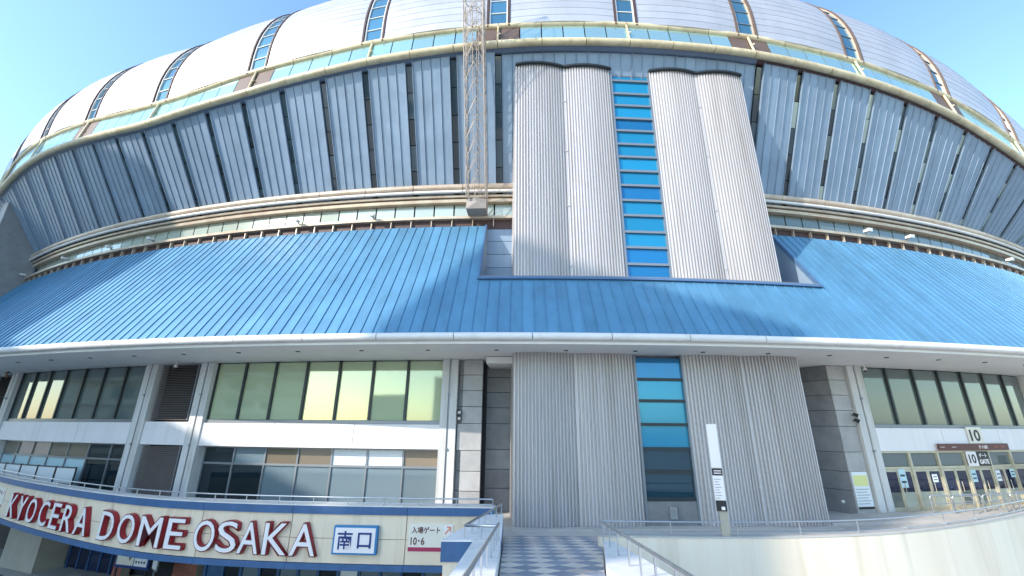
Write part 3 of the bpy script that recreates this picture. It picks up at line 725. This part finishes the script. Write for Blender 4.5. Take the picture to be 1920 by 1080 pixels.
# ------------------------------------------------------------------ ramp walkway from the camera to the deck
def fz(x, y): return EYE + DECK + max(0.0, min(16.9, 16.9 - y)) * 0.126
RX = [(16.9, 3.29), (13.6, 2.63), (9.5, 1.86), (5.0, 1.9), (-8, 1.9)]
def rx(y): return interp(-y, [-p[0] for p in RX], [p[1] for p in RX])
mb = MB()
ys = [16.9, 13.6, 12.4, 9.5, 5, 0, -8]
for y0, y1 in zip(ys[:-1], ys[1:]):
    q = [(-0.22, y0), (rx(y0), y0), (rx(y1), y1), (-0.22, y1)]
    mb.prism(q, lambda x, y: fz(x, y) - 0.30, lambda x, y: fz(x, y) - 0.045)
struct(build(mb, 'walkway', 'deck'))
wk = bpy.data.objects['walkway']
PX, PY = 0.73, 0.68
proto = {}
for i in range(-1, 6):
    for j in range(0, 26):
        for half in (0, 1):
            x = 0.35 + (i + 0.5 * half) * PX; y = 16.56 - (j + 0.5 * half) * PY
            if y < 2.0: continue
            poly = [(x - PX / 2, y), (x, y - PY / 2), (x + PX / 2, y), (x, y + PY / 2)]
            # clip against the walkway sides
            def clip(poly, f):
                out = []
                for a, b in zip(poly, poly[1:] + poly[:1]):
                    fa, fb = f(a), f(b)
                    if fa >= 0: out.append(a)
                    if fa * fb < 0:
                        s = fa / (fa - fb); out.append((a[0] + (b[0] - a[0]) * s, a[1] + (b[1] - a[1]) * s))
                return out
            poly = clip(poly, lambda p: p[0] + 0.20)
            if poly: poly = clip(poly, lambda p: rx(p[1]) - 0.02 - p[0])
            if poly: poly = clip(poly, lambda p: 16.88 - p[1])
            if len(poly) < 3: continue
            cxm = sum(p[0] for p in poly) / len(poly); cym = sum(p[1] for p in poly) / len(poly)
            poly = [(cxm + (p[0] - cxm) * 0.985, cym + (p[1] - cym) * 0.985) for p in poly]
            dz = random.uniform(-0.002, 0.002)
            mb = MB(); mb.prism(poly, lambda x, y: fz(x, y) - 0.05, lambda x, y: fz(x, y) + dz)
            build(mb, 'paver', 'tile_blue' if half == 0 else random.choice(['tile_cream', 'tile_cream', 'tile_pink']), wk)
KL = thing('walkway_kerb', 'white kerb along the left side of the ramp walkway', 'kerb', (0, 0, 0))
mb = MB()
for y0, y1 in zip([12.35, 9.5, 5, 0], [9.5, 5, 0, -8]):
    mb.prism([(-0.24, y0), (-0.95, y0), (-0.95, y1), (-0.24, y1)], lambda x, y: fz(x, y) - 0.9, lambda x, y: fz(x, y) + 0.30)
build(mb, 'kerb_body', 'kerb_white', KL)
KR = thing('walkway_kerb', 'white kerb along the right side of the ramp walkway', 'kerb', (0, 0, 0))
mb = MB()
for y0, y1 in zip([13.75, 9.5, 5, 0], [9.5, 5, 0, -8]):
    mb.prism([(rx(y0) + 0.02, y0), (2.95 - (13.75 - y0) * 0.02, y0), (2.95 - (13.75 - y1) * 0.02, y1), (rx(y1) + 0.02, y1)], lambda x, y: fz(x, y) - 0.9, lambda x, y: fz(x, y) + 0.18)
build(mb, 'kerb_body', 'kerb_white', KR)
# landing corner block
LB = thing('landing_block', 'cream landing corner wall with navy top left of the ramp', 'wall', (0, 0, 0))
poly = [(-0.25, 15.75), (-0.25, 12.42), (-1.72, 12.42), (-0.75, 15.6)]
mb = MB(); mb.prism(poly, EYE - 4.6, EYE - 3.34); build(mb, 'wall_face', 'cream_light', LB)
mb = MB(); mb.prism([(-0.23, 15.77), (-0.23, 12.37), (-1.78, 12.37), (-0.80, 15.62)], EYE - 3.337, EYE - 2.88); build(mb, 'coping', 'navy', LB)
mb = MB(); mb.prism([(-0.23, 15.78), (-0.23, 12.36), (-1.79, 12.36), (-0.81, 15.63)], EYE - 2.877, EYE - 2.84); build(mb, 'cap', 'kerb_white', LB)
mb = MB(); mb.prism([(-0.27, 12.44), (-1.70, 12.44), (-1.70, 12.6), (-0.27, 12.6)], 0.0, EYE - 4.603); build(mb, 'lower_wall', 'cream_light', LB)
def rail_line(name, label, pts, h, step, base=None):
    r = thing(name, label, 'railing', pts[0])
    o = Vector(pts[0]); P = [Vector(p) - o for p in pts]
    up = Vector((0, 0, h))
    mb = MB(); mb.path([p + up for p in P], 0.034, 8); build(mb, 'top_rail', 'steel', r)
    for a, b in zip(P[:-1], P[1:]):
        nn = max(1, round((b - a).length / step))
        for i in range(nn + (1 if b is P[-1] else 0)):
            q = a + (b - a) * i / nn
            mb = MB(); mb.box(q.x - 0.014, q.x + 0.014, q.y - 0.022, q.y + 0.022, q.z, q.z + h); build(mb, 'post', 'steel', r)
    return r
rail_line('ramp_railing', 'steel railing down the right side of the ramp walkway', [(2.65 - (13.6 - y) * 0.076, y, fz(0, y) + 0.18) for y in (13.6, 9.5, 5.0, 1.0)], 0.49, 1.25)
rail_line('ramp_railing', 'steel railing down the left side of the ramp walkway', [(-0.30 - (12.4 - y) * 0.025, y, fz(0, y) + 0.30) for y in (12.35, 9.5, 5.0, 1.0)], 0.40, 1.1)
rail_line('landing_railing', 'short steel corner railing around the landing by the podium wall', [(-0.30, 15.7, EYE - 2.84), (-1.20, 12.55, EYE - 2.84), (-0.30, 12.5, EYE - 2.84)], 0.30, 0.55)

# ------------------------------------------------------------------ lattice mast leaning along the wall
MT = -2.95
mz0, mz1 = 11.15, 23.0
def mR(z): return 80.0 + (z - 10.2) * 0.385
base = Vector(wp(MT, mR(10.5), 10.5))
ms = thing('lattice_mast', 'tall slender steel lattice mast with ladder cage beside the corrugated tower', 'mast', base)
tang = Vector((math.cos(rad(MT)), math.sin(rad(MT)), 0)); rado = Vector((math.sin(rad(MT)), -math.cos(rad(MT)), 0))
def mp(sx, sr, z, w=0.5): return Vector(wp(MT, mR(z), z)) - base + tang * (sx * w) + rado * (sr * w)
zs = rng(mz0, mz1, 13)
cn = [(-1, -1), (1, -1), (1, 1), (-1, 1)]
for a in cn:
    mb = MB(); mb.tube(mp(*a, mz0), mp(*a, mz1 - 0.6), 0.026, 6); build(mb, 'leg', 'mast_steel', ms)
for i in range(len(zs) - 1):
    mb = MB(); z0, z1 = zs[i], zs[i + 1]
    if z1 > mz1 - 0.5: break
    for q in range(4):
        a, b = cn[q], cn[(q + 1) % 4]
        mid = ((a[0] + b[0]) / 2, (a[1] + b[1]) / 2)
        mb.tube(mp(*a, z0), mp(*b, z0), 0.012, 5)
        mb.tube(mp(*a, z0), mp(*mid, z1), 0.019, 5); mb.tube(mp(*b, z0), mp(*mid, z1), 0.019, 5)
    build(mb, 'brace', 'mast_steel', ms)
for sx in (-0.22, 0.22):
    mb = MB(); mb.tube(mp(sx, 0.2, mz0), mp(sx, 0.2, 20.6), 0.016, 6); build(mb, 'ladder_rail', 'mast_steel', ms)
mb = MB()
for z in rng(mz0 + 0.2, 20.4, 34): mb.tube(mp(-0.22, 0.2, z), mp(0.22, 0.2, z), 0.009, 5)
build(mb, 'rung', 'mast_steel', ms)
for z in (18.1, 19.0, 19.9, 20.8):
    mb = MB(); mb.path([mp(0.95 * math.cos(a), 0.95 * math.sin(a), z) for a in rng(0, 2 * math.pi * 15 / 16, 15)], 0.02, 5, closed=True); build(mb, 'cage_hoop', 'mast_steel', ms)
for a in rng(0, 2 * math.pi * 9 / 10, 9):
    mb = MB(); mb.tube(mp(0.95 * math.cos(a), 0.95 * math.sin(a), 17.6), mp(0.95 * math.cos(a), 0.95 * math.sin(a), 20.8), 0.016, 5); build(mb, 'cage_bar', 'mast_steel', ms)
mb = MB()
for a in cn: mb.tube(mp(*a, mz1 - 0.6), mp(0, 0, mz1 + 0.9), 0.025, 5)
build(mb, 'peak', 'mast_steel', ms)
mb = MB(); q = [mp(-1, -0.6, 10.62, 0.52), mp(1, -0.6, 10.62, 0.52), mp(1, 1, 10.62, 0.52), mp(-1, 1, 10.62, 0.52)]; t_ = [p + Vector((0, 0, 0.55)) for p in q]
mid_b = (q[2] + q[3]) / 2 + Vector((0, 0, 0.32)) + rado * 0.1; mid_t = (t_[2] + t_[3]) / 2 + rado * 0.1
mb.add(q + t_ + [mid_b, mid_t], [(4, 5, 6, 9, 7), (0, 1, 5, 4), (1, 2, 6, 5), (3, 0, 4, 7), (2, 8, 9, 6), (8, 3, 7, 9), (0, 3, 8, 2, 1)])
build(mb, 'base_housing', 'housing_grey', ms)

# ------------------------------------------------------------------ small fittings
def floodlight(t, label, z=10.62, size=1.0):
    r = thing('floodlight', label, 'floodlight', wp(t, 79.75, z), rad(t), 'floodlights on the clerestory gutter')
    mb = MB(); mb.box(-0.03, 0.03, -0.18, 0.02, 0.02, 0.07); mb.tube((0, -0.16, 0.04), (0, -0.16, 0.22 * size), 0.025, 6); build(mb, 'bracket', 'frame_grey', r)
    mb = MB(); s = size
    mb.add([(-0.2 * s, -0.42, 0.14 * s), (0.2 * s, -0.42, 0.14 * s), (0.16 * s, -0.10, 0.20 * s), (-0.16 * s, -0.10, 0.20 * s), (-0.2 * s, -0.46, 0.38 * s), (0.2 * s, -0.46, 0.38 * s), (0.16 * s, -0.12, 0.36 * s), (-0.16 * s, -0.12, 0.36 * s)],
           [(0, 3, 2, 1), (4, 5, 6, 7), (0, 1, 5, 4), (1, 2, 6, 5), (2, 3, 7, 6), (3, 0, 4, 7)])
    build(mb, 'housing', 'gutter_white', r)
for t, lb in ((-30.0, 'floodlight on the clerestory gutter nearest the left picture edge'), (-24.57, 'second floodlight from the left on the clerestory gutter'), (-20.74, 'third floodlight from the left on the clerestory gutter'), (-17.9, 'fourth floodlight from the left on the clerestory gutter'),
              (-10.28, 'floodlight on the gutter midway along the blue roof left of the mast'), (-7.08, 'floodlight on the gutter nearest the lattice mast'),
              (13.2, 'white floodlight on the gutter nearest the tower, right side'), (15.53, 'white box floodlight second from the tower, right side'), (23.0, 'white floodlight on the gutter at the right picture edge')):
    floodlight(t, lb, size=0.78 if t > 0 else 0.55)
def cctv(t, R, label):
    r = thing('security_camera', label, 'camera', wp(t, R, SOF - 0.02), rad(t), 'dome cameras under the canopy')
    mb = MB(); mb.tube((0, 0, 0), (0, 0, -0.14), 0.03, 8); mb.tube((0, 0, -0.14), (0, 0, -0.26), 0.075, 10, 0, 0.085); build(mb, 'mount', 'gutter_white', r)
    mb = MB(); pr = [(0.0, -0.35), (0.045, -0.335), (0.075, -0.30), (0.08, -0.26)]
    n = 12; vs = [(0, 0, -0.35)] + [(a * math.cos(2 * math.pi * k / n), a * math.sin(2 * math.pi * k / n), z) for a, z in pr[1:] for k in range(n)]
    fs = [(0, 1 + (k + 1) % n, 1 + k) for k in range(n)] + [(1 + i * n + k, 1 + i * n + (k + 1) % n, 1 + (i + 1) * n + (k + 1) % n, 1 + (i + 1) * n + k) for i in range(2) for k in range(n)]
    mb.add(vs, fs, 0, True); build(mb, 'lens_dome', 'glass_dark', r)
cctv(-13.95, 80.6, 'dome security camera hanging over the louvred bay on the left')
cctv(-25.2, 80.6, 'dome security camera hanging at the far left column')
cctv(10.85, 80.5, 'dome security camera hanging beside the column left of gate ten')
r = thing('bracket_lamp', 'rusty bracket with a small flat lamp under the soffit at far left', 'lamp', wp(-24.45, 80.75, SOF - 0.02), rad(-24.4))
mb = MB(); mb.tube((0, 0, -0.42), (0, 0, 0), 0.035, 6); build(mb, 'arm', 'rust', r)
mb = MB(); mb.box(-0.28, 0.12, -0.09, 0.09, -0.10, -0.05); build(mb, 'head', 'frame_dark', r)
def spots(t, R, label):
    r = thing('spotlight_pair', label, 'spotlight', wp(t, R, 0.30), rad(t), 'twin spotlights on the stone piers')
    for k in range(2):
        mb = MB(); z = 0.26 * k; mb.tube((0, 0.0, z), (0.02, -0.16, z + 0.02), 0.025, 6); mb.tube((-0.02, -0.12, z + 0.06), (0.06, -0.30, z - 0.04), 0.07, 10, 0, 0.09); build(mb, 'spotlight', 'frame_dark', r)
        mb = MB(); mb.tube((0.06, -0.30, z - 0.04), (0.064, -0.308, z - 0.044), 0.075, 10); build(mb, 'lens', 'gutter_white', r)
spots(-3.32, 80.03, 'pair of black spotlights on the stone pier left of the tower')
spots(10.2, 80.06, 'pair of black spotlights on the stone pier right of the tower')
bx = thing('wall_box', 'small steel box on the grey panel below the tower windows', 'box', (AX + 81.75 * math.sin(rad(2.88)) , AY - 81.75 * math.cos(rad(2.88)) , EYE - 3.42), rad(2.88))
mb = MB(); mb.box(-0.17, 0.13, -0.10, 0.05, -0.02, 0.42); build(mb, 'body', 'box_steel', bx)
mb = MB(); mb.box(-0.14, 0.10, -0.108, -0.098, 0.02, 0.38); build(mb, 'door', 'steel', bx)
# totem
tt = thing('totem_sign', 'tall narrow white totem sign standing in front of the corrugated tower', 'sign', (6.34, 14.02, EYE - 3.068), rad(-12)); tt.scale = (0.9, 0.9, 0.826)
mb = MB(); mb.box(-0.10, 0.16, 0.02, 0.16, 0, 3.72); build(mb, 'post', 'concrete', tt)
mb = MB(); mb.box(-0.17, 0.15, -0.02, 0.015, 2.25, 3.80); build(mb, 'upper_panel', 'sign_white', tt)
mb = MB(); mb.box(-0.17, 0.15, -0.02, 0.015, 1.16, 1.98); build(mb, 'lower_panel', 'sign_white', tt)
mb = MB(); mb.box(-0.17, 0.15, -0.022, 0.015, 2.0, 2.22); build(mb, 'middle_panel', 'sign_black', tt)
mb = MB(); mb.box(-0.17, 0.15, -0.022, 0.015, 0.80, 1.14); build(mb, 'foot_panel', 'sign_black', tt)
for i in range(8):
    mb = MB(); mb.box(-0.14, -0.14 + 0.12 + 0.1 * ((i * 37) % 10) / 10, -0.0245, -0.019, 1.22 + i * 0.09, 1.24 + i * 0.09); build(mb, 'text_line', 'frame_grey', tt)
for i in range(2):
    mb = MB(); mb.box(-0.12, 0.11, -0.0265, -0.021, 2.05 + i * 0.08, 2.085 + i * 0.08); build(mb, 'text_line', 'sign_white', tt)
mb = MB(); mb.box(-0.02, 0.09, -0.0265, -0.021, 0.84, 0.95); build(mb, 'pictogram', 'sign_white', tt)
# notice on the right hand pier
nb = thing('notice_board', 'white and yellow notice on the stone pier left of gate ten', 'notice', wp(9.98, FR + 0.03, -3.5), rad(9.98))
mb = MB(); mb.box(-0.44, 0.40, -0.03, 0.0, 0.0, 1.55); build(mb, 'sheet', 'paper', nb)
mb = MB(); mb.box(-0.40, 0.36, -0.036, -0.028, 0.95, 1.40); build(mb, 'yellow_block', 'paper_yellow', nb)
mb = MB(); mb.box(-0.44, 0.40, -0.037, -0.029, 0.0, 0.09); build(mb, 'footer', 'sign_black', nb)
for i in range(6):
    mb = MB(); mb.box(-0.38, 0.2 + 0.1 * (i % 2), -0.035, -0.028, 0.2 + i * 0.12, 0.225 + i * 0.12); build(mb, 'text_line', 'frame_grey', nb)
r = thing('wall_lamp', 'small round light low on the dark stone cheek right of the tower', 'lamp', wp(9.42, 79.6, -3.25), rad(60))
mb = MB(); mb.tube((0, 0.02, 0), (0, -0.10, 0), 0.07, 10); build(mb, 'body', 'gutter_white', r)
mb = MB(); mb.tube((0, -0.10, 0), (0, -0.11, 0), 0.055, 10); build(mb, 'lens', 'frame_dark', r)
# gate ten signs
def face(t, R, z): return wp(t, R, z), rad(t)
c, a = face(15.6, FR + 0.10, -0.34)
s = thing('gate_number_sign', 'white square sign with a bold black 10 on the band above the gate', 'sign', c, a)
mb = MB(); mb.box(-0.55, 0.55, -0.04, 0.0, -0.40, 0.40); build(mb, 'panel', 'sign_cream', s); put_text('10', 1.0, 'sign_black', s, (-0.05, -0.045, 0.0), 0.006, 0.02, w=0.72, h=0.56)
c, a = face(15.3, FR + 0.14, -0.92)
s = thing('gate_banner', 'dark brown strip banner with white lettering over the gate doors', 'banner', c, a)
mb = MB(); mb.box(-2.55, 2.55, -0.05, 0.0, -0.13, 0.19); build(mb, 'panel', 'sign_brown', s)
put_text('ゲート GATE', 0.18, 'sign_white', s, (0.62, -0.056, 0.03), 0.005, 0.003, w=0.62, h=0.2)
for x in (-2.3, -1.5, 1.6, 2.1): put_text('····', 0.3, 'sign_orange' if x > 1 else 'sign_white', s, (x, -0.056, 0.03), 0.004, 0.002)
c, a = face(15.45, FR + 0.06, -1.45)
s = thing('gate_plate', 'black and white plate reading 10 GATE in the window above the doors', 'sign', c, a)
mb = MB(); mb.box(-0.82, -0.10, -0.03, 0, -0.34, 0.34); build(mb, 'number_panel', 'sign_white', s); put_text('10', 0.5, 'sign_black', s, (-0.46, -0.036, 0), 0.005, 0.01, w=0.48, h=0.42)
mb = MB(); mb.box(-0.10, 0.80, -0.032, 0, -0.34, 0.34); build(mb, 'word_panel', 'sign_black', s)
put_text('ゲート', 0.26, 'sign_white', s, (0.34, -0.038, 0.15), 0.005, 0.006, w=0.56, h=0.2); put_text('GATE', 0.26, 'sign_white', s, (0.35, -0.038, -0.14), 0.005, 0.01, w=0.68, h=0.22)
c, a = face(17.75, 80.55, DECK + 0.1)
s = thing('gate_pylon', 'upright white sign with a black 10 standing at the right edge of the gate', 'sign', c, a)
mb = MB(); mb.box(-0.36, 0.36, -0.06, 0.06, 0.0, 2.25); build(mb, 'panel', 'sign_white', s); put_text('10', 0.7, 'sign_black', s, (0, -0.066, 1.62), 0.005, 0.012, w=0.44, h=0.74)
mb = MB(); mb.box(-0.30, 0.34, -0.066, -0.058, 0.72, 1.05); build(mb, 'word_panel', 'sign_black', s); put_text('ゲート', 0.2, 'sign_white', s, (0, -0.072, 0.88), 0.004, 0.004, w=0.5, h=0.2)
# papers on the doors
pap = [(11.75, 0.34, 1.05, 'paper_blue', 'pale blue poster on the gate door nearest the column', 0.8), (13.15, 0.28, 1.25, 'paper', 'white notice on the second gate door', 0.36), (15.05, 0.3, 1.2, 'paper_blue', 'pale notice sheets on a middle gate door', 0.55),
       (16.35, 0.28, 1.2, 'paper', 'white notice sheets right of the middle gate doors', 0.5), (17.2, 0.32, 1.35, 'paper_blue', 'pale poster on the gate door beside the upright sign', 0.4)]
for t, w, z, m, lb, h in pap:
    c, a = face(t, FR + 0.0, DECK + z)
    s = thing('door_notice', lb, 'notice', c, a)
    mb = MB(); mb.box(-w / 2 * 1.2, w / 2 * 1.2, -0.012, 0.0, 0, h); build(mb, 'sheet', m, s)
    for k in range(2):
        mb = MB(); mb.box(-w * 0.4, w * 0.4, -0.016, -0.011, h * (0.25 + 0.35 * k), h * (0.36 + 0.35 * k)); build(mb, 'print', 'frame_dark', s)
# hoop barriers in front of the doors
proto = None
for i in range(9):
    t = 12.2 + i * 0.66
    c, a = face(t, 80.9 + 0.25 * (i % 2), DECK + 0.1)
    r = thing('hoop_barrier', 'bent steel hoop barrier before the gate doors, number %s from the left' % ['one', 'two', 'three', 'four', 'five', 'six', 'seven', 'eight', 'nine'][i], 'barrier', c, a - rad(20), 'hoop barriers before gate ten')
    if proto is None:
        mb = MB(); pts = [(-0.42, 0, 0), (-0.42, 0, 0.60)] + [(-0.30 - 0.12 * math.cos(q), 0, 0.60 + 0.12 * math.sin(q)) for q in rng(0.3, math.pi / 2, 4)] + [(0.30 + 0.12 * math.sin(q), 0, 0.60 + 0.12 * math.cos(q)) for q in rng(0, math.pi / 2, 5)] + [(0.42, 0, 0)]
        mb.path(pts, 0.032, 8); m1 = mb.mesh('hoop', 'steel')
        mb = MB(); mb.tube((-0.42, 0, 0.42), (0.42, 0, 0.42), 0.018, 6); m2 = mb.mesh('crossbar', 'steel'); proto = 1
    link('hoop', m1, r); link('crossbar', m2, r)
# white display boards outside the left lower windows
for i in range(6):
    t0 = -24.2 + i * 1.17
    c, a = face(t0, 80.35, DECK)
    s = thing('display_board', 'white display board behind the railing, %s from the left' % ['first', 'second', 'third', 'fourth', 'fifth', 'sixth'][i], 'board', c, a, 'display boards on the deck at far left')
    mb = MB(); mb.box(-0.74, 0.74, -0.02, 0.02, 0.72, 1.42); build(mb, 'upper_board', 'paper', s)
    mb = MB(); mb.box(-0.74, 0.74, -0.02, 0.02, 0.05, 0.66); build(mb, 'lower_board', 'paper', s)
    mb = MB()
    for x in (-0.80, 0.76): mb.box(x, x + 0.04, -0.03, 0.03, 0, 1.5)
    mb.box(-0.76, 0.76, -0.03, 0.03, 1.43, 1.48); mb.box(-0.76, 0.76, -0.03, 0.03, 0.67, 0.71); build(mb, 'frame', 'frame_dark', s)
# notice boards by the lower entrance
c, a = face(-14.75, GR + 0.9, -EYE)
s = thing('poster_board', 'dark framed poster board with crest beside the brick pier below the name wall', 'board', c, a)
mb = MB(); mb.box(-1.05, 1.05, 0.0, 0.1, 0.8, 2.25); build(mb, 'frame', 'sign_navy', s)
mb = MB(); mb.box(-0.95, 0.10, -0.012, 0.0, 0.92, 2.12); build(mb, 'left_poster', 'sign_cream', s)
mb = MB(); mb.box(0.16, 0.95, -0.012, 0.0, 0.92, 2.12); build(mb, 'right_poster', 'paper', s)
mb = MB(); mb.box(-1.05, 1.05, 0.0, 0.08, 2.32, 2.72); build(mb, 'header', 'sign_cream', s)
mb = MB(); mb.add([(-0.32, -0.016, 1.85), (-0.12, -0.016, 1.98), (0.06, -0.016, 1.85), (0.04, -0.016, 1.35), (-0.13, -0.016, 1.1), (-0.30, -0.016, 1.35)], [(0, 5, 4, 3, 2, 1)]); build(mb, 'crest', 'glass_brown', s)
for i in range(3):
    for j in range(4):
        mb = MB(); mb.box(0.24 + j * 0.17, 0.33 + j * 0.17, -0.018, -0.011, 1.05 + i * 0.35, 1.14 + i * 0.35); build(mb, 'print_dot', 'sign_black', s)
for x in (-0.95, 0.9):
    mb = MB(); mb.box(x, x + 0.06, 0.02, 0.08, 0, 0.8); build(mb, 'post', 'frame_dark', s)
c, a = face(-13.55, GR + 1.1, -EYE)
s = thing('sign_stand', 'small white sign stand beside the poster board', 'sign', c, a - rad(25))
mb = MB(); mb.box(-0.36, 0.36, 0.0, 0.05, 0.9, 2.1); build(mb, 'panel', 'frame_grey', s)
mb = MB(); mb.box(-0.31, 0.31, -0.008, 0.0, 0.96, 2.04); build(mb, 'sheet', 'paper', s)
mb = MB(); mb.tube((0, 0.03, 0), (0, 0.03, 0.9), 0.03, 8); mb.box(-0.25, 0.25, -0.15, 0.2, 0, 0.03); build(mb, 'stand', 'frame_grey', s)
# plaza diamond pavers at the far left below
for i in range(5):
    for j in range(4):
        c, a = face(-21.5 + i * 1.1 + 0.5 * (j % 2), 80.6 + j * 0.55, -EYE)
        mb = MB(); mb.add([(-0.7, 0, 0.006), (0, -0.45, 0.006), (0.7, 0, 0.006), (0, 0.45, 0.006)], [(0, 1, 2, 3)])
        o = build(mb, 'paver', 'tile_dark', bpy.data.objects['plaza_ground'], c, a)

# ------------------------------------------------------------------ neighbouring blocks behind and left of the camera (they shade the lower storeys)
ca, sa = math.cos(rad(SUN_AZ)), math.sin(rad(SUN_AZ))
def block(label, u0, u1, a0, depth, H, m, floors, at=None):
    w = u1 - u0; um = (u0 + u1) / 2; am = a0
    loc = at or (um * ca + am * sa, -um * sa + am * ca, 0)
    r = thing('apartment_block', label, 'building', loc, 0.0 if at else math.atan2(-sa, ca), 'city blocks mirrored in the glass')
    # local x along u, local +y toward the stadium side
    mb = MB(); mb.box(-w / 2, w / 2, -depth, 0, 0, H + EYE); build(mb, 'wall', m, r)
    mb = MB(); mb.box(-w / 2 - 0.2, w / 2 + 0.2, -depth - 0.2, 0.2, H + EYE + 0.003, H + EYE + 0.5); build(mb, 'roof', 'concrete', r)
    fh = (H + EYE) / floors
    n = max(2, int(w / 3.2))
    for f in range(1, floors):
        mb = MB()
        for k in range(n):
            x0 = -w / 2 + w * k / n + 0.5; x1 = -w / 2 + w * (k + 1) / n - 0.5
            mb.box(x0, x1, -0.05, 0.06, f * fh + 0.9, f * fh + fh - 0.6)
        build(mb, 'window_row', 'glass_store', r)
        mb = MB(); mb.box(-w / 2 + 0.3, w / 2 - 0.3, 0.002, 1.1, f * fh, f * fh + 0.15); build(mb, 'balcony', 'concrete', r)
k_ = math.tan(rad(SUN_EL))
block('pale apartment block left of the ramp, out of the picture', -62, -31.7, -50, 14, 11.6 + 50 * k_, 'cream_light', 14)
block('white apartment block behind the ramp, out of the picture', -31.5, -16.8, -56, 16, -1.4 + 56 * k_, 'white_paint', 12)
block('tall grey apartment block behind the ramp, out of the picture', -16.6, -7.2, -64, 14, 13.0 + 64 * k_, 'gutter_white', 17)
for x, y, w, h, m, lb in ((-98, -150, 30, 20, 'concrete', 'tan block far behind the ramp, leftmost of the mirrored row'), (-58, -170, 24, 30, 'gutter_white', 'grey tall block far behind the ramp, second of the mirrored row'), (-22, -160, 34, 15, 'cream_light', 'low cream block far behind the ramp, third of the mirrored row'),
                        (24, -150, 26, 24, 'stone_light', 'dark grey block straight behind the ramp in the mirrored row'), (62, -175, 30, 17, 'white_paint', 'low white block right of the ramp in the mirrored row'), (112, -140, 28, 27, 'concrete', 'tan block at the right end of the mirrored row')):
    block(lb, 0, w, 0, 14, h - EYE, m, max(4, h // 3), (x, y, 0))
print('objects', len(bpy.data.objects))
